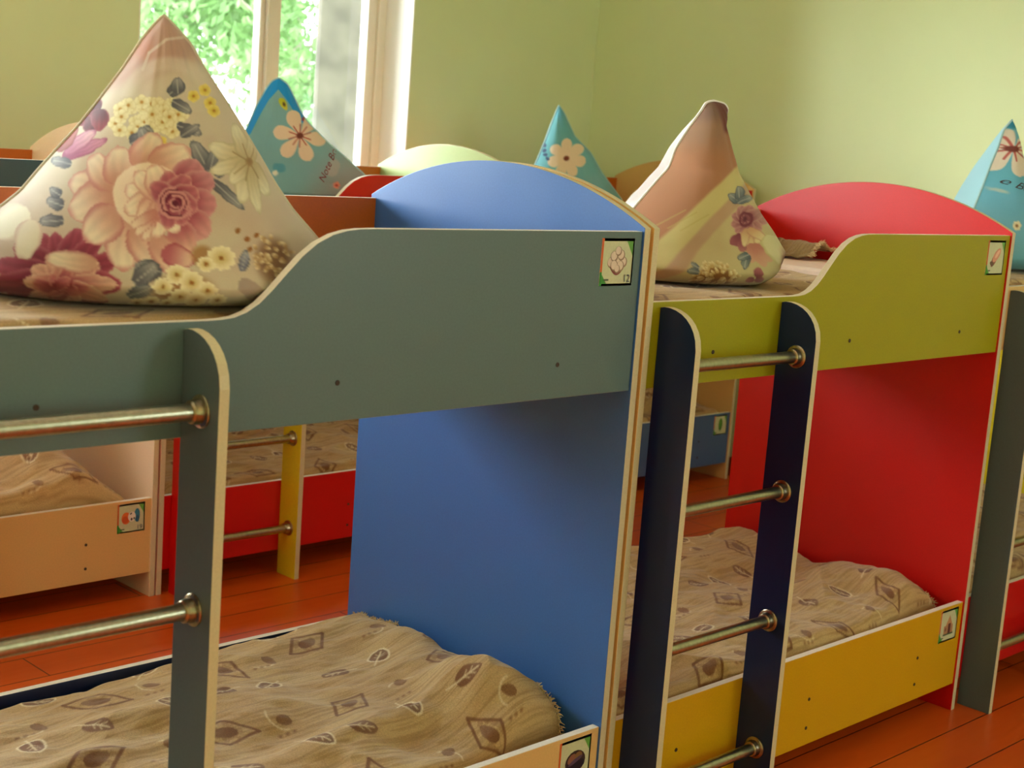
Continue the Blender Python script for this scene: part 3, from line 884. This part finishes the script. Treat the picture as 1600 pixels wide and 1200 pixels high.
make_pillow('teal pillow with a cream flower, peeking over the blue arch in the far corner', 2.185, 2.3, -22,
            [(-0, 1.471), (-0.024, 1.404), (-0.043, 1.342), (-0.073, 1.258), (-0.116, 1.16), (-0.155, 1.09)],
            [(-0, 1.471), (0.023, 1.447), (0.077, 1.359), (0.151, 1.302), (0.206, 1.228), (0.27, 1.162), (0.33, 1.1)],
            1.095, 0.11, 0.15, 140, 140, teal4_paint, 14, pip_teal, gback=0.7)
make_pillow('blue-teal pillow printed with words and flowers, cut off beyond the red arch', 1.809, 0.26, -14,
            [(-0, 1.486), (-0.026, 1.46), (-0.041, 1.41), (-0.06, 1.364), (-0.08, 1.307), (-0.1, 1.255), (-0.13, 1.177), (-0.15, 1.1)],
            [(0, 1.486), (0.008, 1.461), (0.012, 1.414), (0.022, 1.371), (0.071, 1.282), (0.142, 1.196), (0.2, 1.1)],
            1.095, 0.17, 0.22, 160, 160, teal5_paint, 15, pip_teal, letters=('e Book', 0.027, 0.3, -0.031, 1.309, -27, (62, 52, 52)), gback=0.95)

# ------------------------------------------------------------------ bedspreads
def cover_print(x, y, seed, dens=0.125):
    """woven leaf and diamond motifs, x along the bed"""
    # millimetre-like design units
    u, v = x * 400, y * 400
    P = Paint(u, v, (190, 154, 102))
    P.wu *= 0.5; P.wv *= 0.5
    n = fbm(u * 0.016, v * 0.05, seed, 4)
    P.mix(sst(0.35, 0.7, n) * 0.55, (204, 174, 122))
    st = fbm(u * 0.03, v * 0.9, seed + 3, 2)
    P.mix(sst(0.45, 0.7, st) * 0.55, (158, 124, 74))
    r = np.random.RandomState(seed)
    stp = dens * 400
    nx, ny = int((u.max() - u.min()) / stp) + 2, int((v.max() - v.min()) / stp) + 2
    BR, LT = (124, 80, 42), (222, 202, 158)
    for i in range(nx):
        for j in range(ny):
            cu = u.min() + (i + 0.5 * (j % 2) + r.uniform(-.18, .18)) * stp
            cv = v.min() + (j + r.uniform(-.18, .18)) * stp
            near = np.hypot(u - cu, v - cv) < 34
            if not near.any(): continue
            Q = Paint.__new__(Paint)
            Q.u, Q.v, Q.c, Q.wu, Q.wv = u[near], v[near], P.c[near], P.wu[near], P.wv[near]
            a = r.uniform(0, 360)
            kind = (i * 2 + j * 3) % 4
            ar = math.radians(a)
            if kind in (0, 2):
                if kind == 0:
                    Q.petal(cu - 12 * math.cos(ar), cv - 12 * math.sin(ar), a, 26, 9.5, LT, LT, soft=1)
                Q.petal(cu - 10 * math.cos(ar), cv - 10 * math.sin(ar), a, 22, 7.6, BR, (136, 98, 66), soft=1)
                Q.line([(cu - 18 * math.cos(ar), cv - 18 * math.sin(ar)), (cu + 9 * math.cos(ar), cv + 9 * math.sin(ar))], .8, LT, .9)
                for s in (-1, 1):
                    for t in (-3, 2):
                        Q.line([(cu + t * math.cos(ar), cv + t * math.sin(ar)), (cu + t * math.cos(ar) + 5 * math.cos(ar + s * .8), cv + t * math.sin(ar) + 5 * math.sin(ar + s * .8))], .5, LT, .8)
            elif kind == 1:
                a = r.choice([20, 70, 110, 155]) + r.uniform(-10, 10)
                pts = [(cu + R_ * math.cos(math.radians(a + k * 90)), cv + R_ * math.sin(math.radians(a + k * 90))) for k, R_ in enumerate((24, 14, 24, 14, 24))]
                Q.line(pts, 1.3, BR, .9)
                Q.petal(cu - 9 * math.cos(math.radians(a)), cv - 9 * math.sin(math.radians(a)), a, 20, 5.5, BR, (146, 108, 74), soft=1)
                Q.mix(((fbm(Q.u * .2, Q.v * .2, 4) > .5) * (np.abs((Q.u - cu)) + np.abs(Q.v - cv) < 16)) * .3, BR)
            else:
                pts = [(cu + 16 * math.cos(ar + .25 * k) * (1 - .05 * k), cv + 16 * math.sin(ar + .25 * k) * (1 - .05 * k)) for k in range(9)]
                Q.line(pts, .8, LT, .75)
                Q.petal(cu + 4, cv + 2, a + 60, 13, 5, BR, BR, soft=1, op=.75)
                for k in range(3):
                    Q.blob(cu - 14 + 6 * k, cv - 12, 1.8, 1.2, 30, BR, op=.7, wob=.2)
            P.c[near] = Q.c
    return P.c

def arc(t, half, hang, r):
    """arc length along a cloth cross-section -> (offset, drop)"""
    total = (half - r) + r * math.pi / 2 + hang
    s = np.abs(t) * total
    th = np.clip((s - (half - r)) / r, 0, math.pi / 2)
    off = np.where(s < half - r, s, half - r + r * np.sin(th))
    drop = r * (1 - np.cos(th)) + np.clip(s - (half - r) - r * math.pi / 2, 0, None)
    return np.sign(t) * off, drop

def make_bedspread(label, bed, level, nx, ny, seed, bumps=(), zt=None, x_range=(0.024, 1.328), y_range=(0.030, 0.716), wr=0.012, fringe_end=True, rx=0.045, ry=0.035, pull=0.0):
    bx, by = X[bed], Y[bed]
    base = 0.167 if level == 'lower' else 0.942
    zt = zt or (0.292 if level == 'lower' else 1.088)
    x0, x1 = x_range
    y0, y1 = y_range
    hx, hy = (x1 - x0) / 2, (y1 - y0) / 2
    hang = max(zt - base - 0.04, 0.05)
    tx, ty = np.meshgrid(np.linspace(-1, 1, nx), np.linspace(-1, 1, ny))
    ox, dx = arc(tx, hx, hang * 0.75, rx)
    oy, dy = arc(ty, hy, hang * 0.75, ry)
    px, py = (x0 + x1) / 2 + ox, (y0 + y1) / 2 + oy
    py = py + pull * sst(0.93, 1.26, px) * np.clip(1 - (py - y0) / (y1 - y0), 0, 1) ** 2.5
    drop = np.minimum(dx + dy, zt - base - 0.006)
    top = np.clip(1 - drop / 0.05, 0, 1)
    z = zt - drop
    for (cx, cy, sx, sy, h) in bumps:
        z = z + h * np.exp(-((px - cx) / sx) ** 2 - ((py - cy) / sy) ** 2) * np.clip(top + .25, 0, 1)
    w1 = fbm(px * 5 + seed, py * 9 + px * 3, seed, 4) - 0.5
    w2 = 1 - np.abs(2 * fbm(px * 3.2 + 2.2 * py, py * 6.5 - px * 2.0, seed + 11, 3) - 1)
    w3 = fbm(px * 26, py * 60, seed + 17, 2) - 0.5
    z = z + (wr * 1.5 * w1 + wr * 1.8 * (w2 - 0.75) + wr * 0.16 * w3) * (0.3 + 0.7 * top)
    z = np.maximum(z, base + 0.004)
    fold = (fbm(px * 14, py * 14, seed + 23, 2) - 0.5) * 0.010 * (1 - top)
    px2, py2 = px - np.sign(ox) * np.abs(fold) * (dx > dy), py - np.sign(oy) * np.abs(fold) * (dy >= dx)
    root = thing('bedspread', label, 'bedspread', (bx, by, base), 0, 'brown leaf-patterned bedspreads')
    v = np.stack([px2, py2, z - base], -1).reshape(-1, 3)
    i = (np.arange(ny - 1)[:, None] * nx + np.arange(nx - 1)[None, :]).ravel()
    me = bpy.data.meshes.new('cloth')
    me.from_pydata(v.tolist(), [], np.stack([i, i + 1, i + nx + 1, i + nx], -1).tolist())
    me.polygons.foreach_set('use_smooth', [True] * len(me.polygons))
    cu = (tx * (hx + 0.08)).ravel() + 1.0
    cv = (ty * (hy + 0.08)).ravel() + 1.0
    set_print(me, cover_print(cu, cv, seed))
    me.materials.append(M['cover'])
    o = bpy.data.objects.new('cloth', me)
    COL.objects.link(o)
    o.parent = root
    so = o.modifiers.new('thickness', 'SOLIDIFY')
    so.thickness = 0.003
    so.offset = -1
    return root, px2, py2, z, base

def add_fringe(root, pts, base, seed, out=(1, 0), ln=0.020):
    """short threads along a cloth edge"""
    r = random.Random(seed)
    mb = MB()
    for (x, y, z) in pts:
        for k in range(3):
            p = Vector((x + r.uniform(-.003, .003), y + r.uniform(-.004, .004), z - base + 0.001))
            d = Vector((out[0] + r.uniform(-.5, .5), out[1] + r.uniform(-.5, .5), r.uniform(-.2, .9))).normalized() * ln * r.uniform(.6, 1.2)
            q = p + d * .6 + Vector((0, 0, -.001))
            mb.tube([p, q, p + d + Vector((0, 0, -.003))], [0.0011, 0.0009, 0.0005], 4)
    o = mb.build('fringe', [M['fringe']], root)
    o['kind'] = 'stuff'
    return o

r_, ax, ay, az, ab = make_bedspread('leaf-patterned bedspread on the lower bunk against the blue panel', 'A', 'lower', 620, 340, 31,
    bumps=[(1.24, 0.20, 0.10, 0.11, 0.066), (1.29, 0.50, 0.10, 0.22, 0.030), (0.9, 0.36, 0.35, 0.25, 0.014), (1.05, 0.60, 0.3, 0.10, 0.012), (0.55, 0.68, 0.35, 0.08, -0.022), (0.62, 0.45, 0.30, 0.05, 0.016), (1.10, 0.10, 0.10, 0.06, -0.03), (0.80, 0.20, 0.28, 0.035, 0.014), (0.35, 0.36, 0.5, 0.035, 0.016)], wr=0.017, rx=0.025, x_range=(0.024, 1.326), pull=0.050)
def edge_pts(px, py, z, lo, hi, xmin, step=1):
    out = []
    for j in range(0, px.shape[0], step):
        row = np.where(px[j] > xmin)[0]
        if len(row) and lo < py[j, row[0]] < hi: out.append((px[j, row[0]], py[j, row[0]], z[j, row[0]]))
    return out
add_fringe(r_, edge_pts(ax, ay, az, 0.55, 0.72, 1.315), ab, 1, out=(.2, .1), ln=0.010)
add_fringe(r_, edge_pts(ax, ay, az, 0.06, 0.18, 1.318), ab, 2, out=(.1, -.3), ln=0.010)
r_, bx_, by_, bz_, bb_ = make_bedspread('leaf-patterned bedspread on the lower bunk against the red panel', 'B', 'lower', 420, 240, 32,
    bumps=[(1.10, 0.62, 0.30, 0.16, 0.034), (1.25, 0.16, 0.10, 0.10, 0.048), (1.0, 0.3, 0.25, 0.12, 0.02), (0.5, 0.5, 0.3, 0.2, 0.02), (1.12, 0.40, 0.18, 0.06, -0.022), (1.18, 0.27, 0.12, 0.04, 0.02)], wr=0.021, pull=0.035)
add_fringe(r_, edge_pts(bx_, by_, bz_, 0.06, 0.36, 1.318), bb_, 3, out=(.2, -.2), ln=0.012)
make_bedspread('leaf-patterned bedspread on the lower bunk behind the far slate grey ladder', 'C', 'lower', 220, 120, 33, bumps=[(0.3, 0.2, 0.2, 0.2, 0.03)], wr=0.02)
make_bedspread('leaf-patterned bedspread on the lower bunk above the apricot side board', 'D', 'lower', 300, 170, 34,
    bumps=[(1.12, 0.36, 0.13, 0.36, 0.115), (0.6, 0.3, 0.5, 0.4, 0.075), (1.33, 0.3, 0.10, 0.5, -0.06)], wr=0.02, rx=0.05, x_range=(0.024, 1.318))
make_bedspread('leaf-patterned bedspread on the lower bunk above the long red side board', 'E', 'lower', 300, 170, 35,
    bumps=[(0.5, 0.4, 0.5, 0.3, 0.03), (1.0, 0.5, 0.3, 0.2, 0.03)], wr=0.02, zt=0.297)
make_bedspread('leaf-patterned bedspread on the lower bunk above the steel blue side board', 'F', 'lower', 160, 90, 36,
    bumps=[(1.12, 0.3, 0.18, 0.3, 0.07)], wr=0.018)
make_bedspread('leaf-patterned bedspread on the upper bunk under the large rose pillow', 'A', 'upper', 380, 200, 37, wr=0.003, zt=1.075)
r_, ux, uy, uz, ub = make_bedspread('rumpled leaf-patterned bedspread on the upper bunk under the floral pillow', 'B', 'upper', 360, 220, 38,
    bumps=[(0.92, 0.10, 0.08, 0.10, 0.022), (0.93, 0.5, 0.06, 0.25, 0.010)], wr=0.0045, zt=1.071, x_range=(0.024, 0.985), rx=0.02)
make_bedspread('leaf-patterned bedspread on the upper bunk under the blue-teal pillow', 'C', 'upper', 200, 110, 39, wr=0.005, zt=1.086)
make_bedspread('leaf-patterned bedspread on the upper bunk under the blue-hemmed pillow', 'E', 'upper', 160, 90, 40, wr=0.006)
make_bedspread('leaf-patterned bedspread on the upper bunk in the far corner', 'F', 'upper', 160, 90, 41, wr=0.006)

# pale mattress showing at the end of the upper bunk beside the red arch, with the bedspread's frayed end folded over it
mt = MB()
mt.box(X['B'] + 0.992, X['B'] + 1.332, 0.022, 0.722, 0.942, 1.086)
mo = mt.build('mattress', [M['sheet']], bevel=0.02)
tag(mo, 'pinkish white mattress end showing beside the red arch', 'mattress')
def folded_end():
    nx, ny = 60, 90
    s, t = np.meshgrid(np.linspace(0, 1, nx), np.linspace(0, 1, ny))
    px = 1.20 + 0.125 * s - 0.02 * np.sin(t * 7) * (1 - s)
    py = 0.47 + 0.24 * t
    z = 1.094 + 0.028 * np.exp(-((s - 0.35 - .1 * np.sin(5 * t)) / 0.22) ** 2) + 0.024 * s + 0.012 * (fbm(s * 5, t * 9, 77, 3) - .5)
    root = thing('bedspread', 'frayed bedspread end folded over beside the red arch', 'bedspread', (X['B'], 0, 1.086), 0, 'brown leaf-patterned bedspreads')
    v = np.stack([px, py, z - 1.086], -1).reshape(-1, 3)
    i = (np.arange(ny - 1)[:, None] * nx + np.arange(nx - 1)[None, :]).ravel()
    me = bpy.data.meshes.new('cloth')
    me.from_pydata(v.tolist(), [], np.stack([i, i + 1, i + nx + 1, i + nx], -1).tolist())
    me.polygons.foreach_set('use_smooth', [True] * len(me.polygons))
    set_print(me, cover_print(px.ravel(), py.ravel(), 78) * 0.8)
    me.materials.append(M['cover'])
    o = bpy.data.objects.new('cloth', me)
    COL.objects.link(o)
    o.parent = root
    so = o.modifiers.new('thickness', 'SOLIDIFY'); so.thickness = 0.004; so.offset = -1
    add_fringe(root, [(px[0, k], py[0, k], z[0, k]) for k in range(0, nx, 1)], 1.086, 6, out=(0, -1), ln=0.014)
folded_end()

# ------------------------------------------------------------------ room shell
XW0, XW1, YW0, YW1, ZC = -4.6, 3.03, -3.2, 2.9, 3.0
WT = 0.27
WIN = [(0.722, 1.95), (-1.75, -0.50), (-4.22, -2.97)]
ZS, ZH = 0.92, 2.45
FILL_WIN = [(0.9, 1.9)]  # opening added in the unseen front wall to let in cool fill light
fl = struct(MB().box(XW0 - .3, XW1 + .3, YW0 - .3, YW1 + WT, -0.12, 0.0).build('floor', [M['floor']]))
fl['label'] = 'orange-red painted board floor'
struct(MB().box(XW0 - .3, XW1 + .3, YW0 - .3, YW1 + WT, ZC, ZC + .15).build('ceiling', [M['ceiling']]))

def wall_with_openings(name, horiz, a0, a1, p0, p1, holes):
    """horiz 'x': wall runs along x between a0,a1, thickness p0..p1 in y (inner face first)"""
    mb = MB()
    def bx(u0, u1, z0, z1):
        lo, hi = min(p0, p1), max(p0, p1)
        if horiz == 'x': mb.box(u0, u1, lo, hi, z0, z1, 0)
        else: mb.box(lo, hi, u0, u1, z0, z1, 0)
    cur = a0
    for (h0, h1) in sorted(holes):
        bx(cur, h0, 0, ZC)
        bx(h0, h1, 0, ZS); bx(h0, h1, ZH, ZC)
        cur = h1
    bx(cur, a1, 0, ZC)
    return struct(mb.build(name, [M['wall']]))
wall_with_openings('wall_back', 'x', XW0 - .3, XW1 + .3, YW1, YW1 + WT, WIN)
struct(MB().box(XW1, XW1 + .3, YW0 - .3, YW1, 0, ZC).build('wall_right', [M['wall']]))
wall_with_openings('wall_left', 'y', YW0 - .3, YW1, XW0, XW0 - .3, [])
wall_with_openings('wall_front', 'x', XW0, XW1, YW0, YW0 - .3, FILL_WIN)

gm, nt, b = new_mat('window_glass')
for n in list(nt.nodes):
    if n.type != 'OUTPUT_MATERIAL': nt.nodes.remove(n)
out = nt.nodes['Material Output']
tr = nt.nodes.new('ShaderNodeBsdfTransparent')
tr.inputs['Color'].default_value = (0.97, 0.98, 0.97, 1)
gl = nt.nodes.new('ShaderNodeBsdfGlossy')
gl.inputs['Roughness'].default_value = 0.02
mix = nt.nodes.new('ShaderNodeMixShader')
fr = nt.nodes.new('ShaderNodeFresnel')
fr.inputs['IOR'].default_value = 1.35
nt.links.new(fr.outputs['Fac'], mix.inputs['Fac'])
nt.links.new(tr.outputs['BSDF'], mix.inputs[1])
nt.links.new(gl.outputs['BSDF'], mix.inputs[2])
nt.links.new(mix.outputs['Shader'], out.inputs['Surface'])
M['glass'] = gm

def make_window(idx, x0, x1, mull):
    """double casement in the back wall: reveal lining, frame, sashes, mullion, panes, sill"""
    root = bpy.data.objects.new('window_%d' % idx, None)
    COL.objects.link(root)
    root.location = ((x0 + x1) / 2, YW1 + 0.2, ZS)
    root['kind'] = 'structure'
    ox, oy, oz = root.location
    def part(name, boxes, m, bevel=0.004):
        mb = MB()
        for (a, b_, c, d, e, f) in boxes: mb.box(a - ox, b_ - ox, c - oy, d - oy, e - oz, f - oz)
        o = mb.build(name, [m], root, bevel=bevel)
        o['kind'] = 'structure'
        return o
    yf = YW1 + 0.165
    rv = 0.006
    part('reveal', [(x1 - rv, x1 - .0002, YW1 + .0005, yf, ZS, ZH), (x0 + .0002, x0 + rv, YW1 + .0005, yf, ZS, ZH), (x0 + rv, x1 - rv, YW1 + .0005, yf, ZH - rv, ZH - .0002)], M['reveal'], 0)
    fw = 0.045
    part('window_frame', [(x0 + .0002, x0 + fw, yf, yf + .07, ZS, ZH - .001), (x1 - fw, x1 - .0002, yf, yf + .07, ZS, ZH - .001), (x0 + fw, x1 - fw, yf, yf + .07, ZS, ZS + fw), (x0 + fw, x1 - fw, yf, yf + .07, ZH - fw, ZH - .001)], M['pvc'])
    part('mullion', [(mull - .030, mull + .030, yf - .006, yf + .066, ZS + fw, ZH - fw)], M['pvc'])
    for a, b_ in ((x0 + fw, mull - .030), (mull + .030, x1 - fw)):
        s = 0.045
        sl = s if a < mull - .1 else 0.004
        sr = s if a > mull - .1 else 0.022
        sb = [(a, a + sl, yf + .012, yf + .058, ZS + fw, ZH - fw), (b_ - sr, b_, yf + .012, yf + .058, ZS + fw, ZH - fw), (a + sl, b_ - sr, yf + .012, yf + .058, ZS + fw, ZS + fw + s), (a + sl, b_ - sr, yf + .012, yf + .058, ZH - fw - s, ZH - fw)]
        part('sash', sb, M['pvc'], 0.006)
        part('pane', [(a + sl, b_ - sr, yf + .032, yf + .036, ZS + fw + s, ZH - fw - s)], M['glass'], 0)
    part('sill', [(x0 - .05, x1 + .05, YW1 - .08, yf, ZS - .028, ZS - .0005)], M['pvc'])
    return root
make_window(1, 0.722, 1.95, 1.393)
make_window(2, -1.75, -0.50, -1.12)
make_window(3, -4.22, -2.97, -3.59)
def fill_window(idx, a0, a1, p):  # added window behind the camera, there only for fill light
    root = bpy.data.objects.new('window_%d' % idx, None)
    COL.objects.link(root)
    root['kind'] = 'structure'
    mb, f, m = MB(), 0.06, (a0 + a1) / 2
    for (u0, u1, z0, z1) in ((a0, a0 + f, ZS, ZH), (a1 - f, a1, ZS, ZH), (a0 + f, a1 - f, ZS, ZS + f), (a0 + f, a1 - f, ZH - f, ZH), (m - f / 2, m + f / 2, ZS + f, ZH - f)):
        mb.box(u0, u1, p - .03, p + .03, z0, z1)
    mb.build('window_frame', [M['pvc']], root, bevel=0.004)['kind'] = 'structure'
    MB().box(a0 + f, a1 - f, p - .003, p + .003, ZS + f, ZH - f).build('pane', [M['glass']], root)['kind'] = 'structure'
fill_window(4, FILL_WIN[0][0], FILL_WIN[0][1], YW0 - .15)

mb = MB(); mb.box(XW0, XW1, YW1 - .015, YW1, 0, .08); struct(mb.build('baseboard_back', [plain('brown_skirting', (150, 70, 36), .4)]))
mb = MB(); mb.box(XW1 - .015, XW1, YW0, YW1 - .015, 0, .08); struct(mb.build('baseboard_right', [plain('brown_skirting', (150, 70, 36), .4)]))

# ------------------------------------------------------------------ outdoors
M['ground'] = plain('lawn', (112, 138, 74), 0.95, noise=0.25, scale=3)
struct(MB().box(-40, 60, YW1 + WT + .02, 70, -0.9, -0.6).build('ground', [M['ground']]))
pm = plain('weathered_grey_plaster', (70, 65, 60), 0.9, noise=0.35, scale=9, bump=0.4)
pil = struct(MB().box(-0.20, 0.20, -0.15, 0.15, -0.62, 4.2).build('pillar', [pm], bevel=0.02, loc=(2.945, 4.49, 0)))
pil.rotation_euler = (0, 0, math.radians(-42))

def leaf_mat(name, rgb):
    m, nt, b = new_mat(name)
    oi = nt.nodes.new('ShaderNodeNewGeometry')
    r = nt.nodes.new('ShaderNodeValToRGB')
    c = lin(rgb)
    r.color_ramp.elements[0].color = tuple(c * 0.7) + (1,)
    r.color_ramp.elements[1].color = tuple(np.minimum(c * 1.3, 1)) + (1,)
    nt.links.new(oi.outputs['Random Per Island'], r.inputs['Fac'])
    nt.links.new(r.outputs['Color'], b.inputs['Base Color'])
    b.inputs['Roughness'].default_value = 0.55
    tl = nt.nodes.new('ShaderNodeBsdfTranslucent')
    nt.links.new(r.outputs['Color'], tl.inputs['Color'])
    mx = nt.nodes.new('ShaderNodeMixShader')
    mx.inputs['Fac'].default_value = 0.45
    nt.links.new(b.outputs['BSDF'], mx.inputs[1])
    nt.links.new(tl.outputs['BSDF'], mx.inputs[2])
    nt.links.new(mx.outputs['Shader'], nt.nodes['Material Output'].inputs['Surface'])
    return m
lm1 = leaf_mat('spring_leaf', (120, 152, 100))
lm2 = leaf_mat('pale_leaf', (128, 156, 110))
bark = plain('grey_bark', (150, 138, 126), 0.9, noise=0.3, scale=14, bump=0.6)
def make_tree(label, x, y, h, spread, seed, lm, n_leaf, zlo):
    r = random.Random(seed)
    root = thing('tree', label, 'tree', (x, y, -0.6), 0, 'trees outside the window')
    tr_ = MB()
    tr_.tube([(0, 0, 0), (0.05, 0.02, h * .3), (-.04, .03, h * .6), (.03, 0, h)], [0.17, 0.14, 0.10, 0.03], 12)
    tr_.build('trunk', [bark], root, smooth=True)
    bmb, tips = MB(), []
    for k in range(26):
        z0 = zlo + (h - zlo) * r.random() * .95
        a = r.random() * 6.28
        ln = spread * r.uniform(.5, 1)
        p = [Vector((0, 0, z0))]
        for s in range(1, 6):
            q = s / 5
            p.append(Vector((math.cos(a + .25 * q) * ln * q, math.sin(a + .25 * q) * ln * q, z0 + ln * (.35 * q - .75 * q * q))))
        bmb.tube(p, [0.03, .025, .02, .015, .01, .005], 6)
        tips.append(p)
    bmb.build('branches', [bark], root, smooth=True)
    V, F = [], []
    for k in range(n_leaf):
        p = r.choice(tips)
        q = r.uniform(.25, 1) * 4.99
        c = p[int(q)].lerp(p[int(q) + 1], q - int(q)) + Vector((r.gauss(0, .16), r.gauss(0, .16), r.gauss(-.14, .22)))
        d = Vector((r.gauss(0, 1), r.gauss(0, 1), r.gauss(-.7, 1))).normalized()
        e = d.cross(Vector((r.random(), r.random(), r.random()))).normalized()
        l = r.uniform(.035, .065)
        o = len(V)
        V += [tuple(c - d * l), tuple(c + e * l * .42), tuple(c + d * l), tuple(c - e * l * .42)]
        F.append((o, o + 1, o + 2, o + 3))
    lo = MB().add(V, F, 0).build('leaves', [lm], root, recalc=False)
    lo['kind'] = 'stuff'
    return root
make_tree('leafy tree seen through the left window pane', 4.5, 8.6, 5.4, 1.15, 1, lm1, 15000, 0.5)
make_tree('pale leafy tree seen behind the window mullion', 7.9, 11.8, 6.4, 1.6, 2, lm2, 16000, 0.6)
make_tree('bushy tree close behind the grey outdoor pillar', 7.4, 8.8, 5.2, 1.1, 3, lm1, 12000, 0.4)

# ------------------------------------------------------------------ light
w = bpy.data.worlds.new('overcast')
scn.world = w
w.use_nodes = True
bg = w.node_tree.nodes['Background']
bg.inputs['Color'].default_value = (0.88, 0.97, 1.0, 1)
bg.inputs['Strength'].default_value = 4.5

def area(name, loc, rot, sx, sy, power, col=(1, 1, 1), portal=False, spread=180):
    l = bpy.data.lights.new(name, 'AREA')
    l.shape = 'RECTANGLE'
    l.size, l.size_y = sx, sy
    l.energy = power
    l.color = col
    l.spread = math.radians(spread)
    if portal: l.cycles.is_portal = True
    o = bpy.data.objects.new(name, l)
    COL.objects.link(o)
    o.location = loc
    o.rotation_euler = rot
    return o
zc, zh = (ZS + ZH) / 2, ZH - ZS
R90 = math.radians(90)
for k, (a, b_) in enumerate(WIN):
    area('sky_portal', ((a + b_) / 2, YW1 + WT + .03, zc), (-R90, 0, 0), b_ - a, zh, 1, portal=True)
area('sky_portal', ((FILL_WIN[0][0] + FILL_WIN[0][1]) / 2, YW0 - .33, zc), (R90, 0, 0), FILL_WIN[0][1] - FILL_WIN[0][0], zh, 1, portal=True)
# daylight arriving at the windows that are out of the picture
for k, (a, b_) in enumerate(WIN[1:]):
    area('window_daylight', ((a + b_) / 2, YW1 + WT + .25, zc + .1), (-R90 + math.radians(0), 0, 0), b_ - a, zh, 130, (0.82, 0.94, 1.0))

sl = bpy.data.lights.new('hazy_sun', 'SUN')
sl.energy = 20
sl.angle = math.radians(75)
sl.color = (0.93, 0.97, 1.0)
so_ = bpy.data.objects.new('hazy_sun', sl)
COL.objects.link(so_)
so_.location = (-6, 8, 6)
so_.rotation_euler = Vector((0.86, -0.46, -0.33)).to_track_quat('-Z', 'Y').to_euler()

# ------------------------------------------------------------------ camera
cam = bpy.data.cameras.new('camera')
co = bpy.data.objects.new('camera', cam)
COL.objects.link(co)
Rv, Uv, Fv = Vector((0.70776293, -0.70259515, 0.0737)), Vector((0.06548515, 0.16912411, 0.98341686)), Vector((0.70340837, 0.69119974, -0.16570933))
co.matrix_world = Matrix(((Rv.x, Uv.x, -Fv.x, -1.99382), (Rv.y, Uv.y, -Fv.y, -1.667815), (Rv.z, Uv.z, -Fv.z, 1.347956), (0, 0, 0, 1)))
cam.sensor_width = 36
cam.lens = 2310.23 * 36 / 1600
cam.clip_start = 0.05
cam.dof.use_dof = True
cam.dof.focus_distance = 2.9
cam.dof.aperture_fstop = 7.0
scn.camera = co

scn.view_settings.view_transform = 'Standard'
scn.view_settings.look = 'None'
scn.view_settings.gamma = 1
scn.view_settings.exposure = 0.88
scn.view_settings.use_curve_mapping = False
scn.cycles.use_denoising = True
scn.cycles.max_bounces = 10
scn.cycles.diffuse_bounces = 6
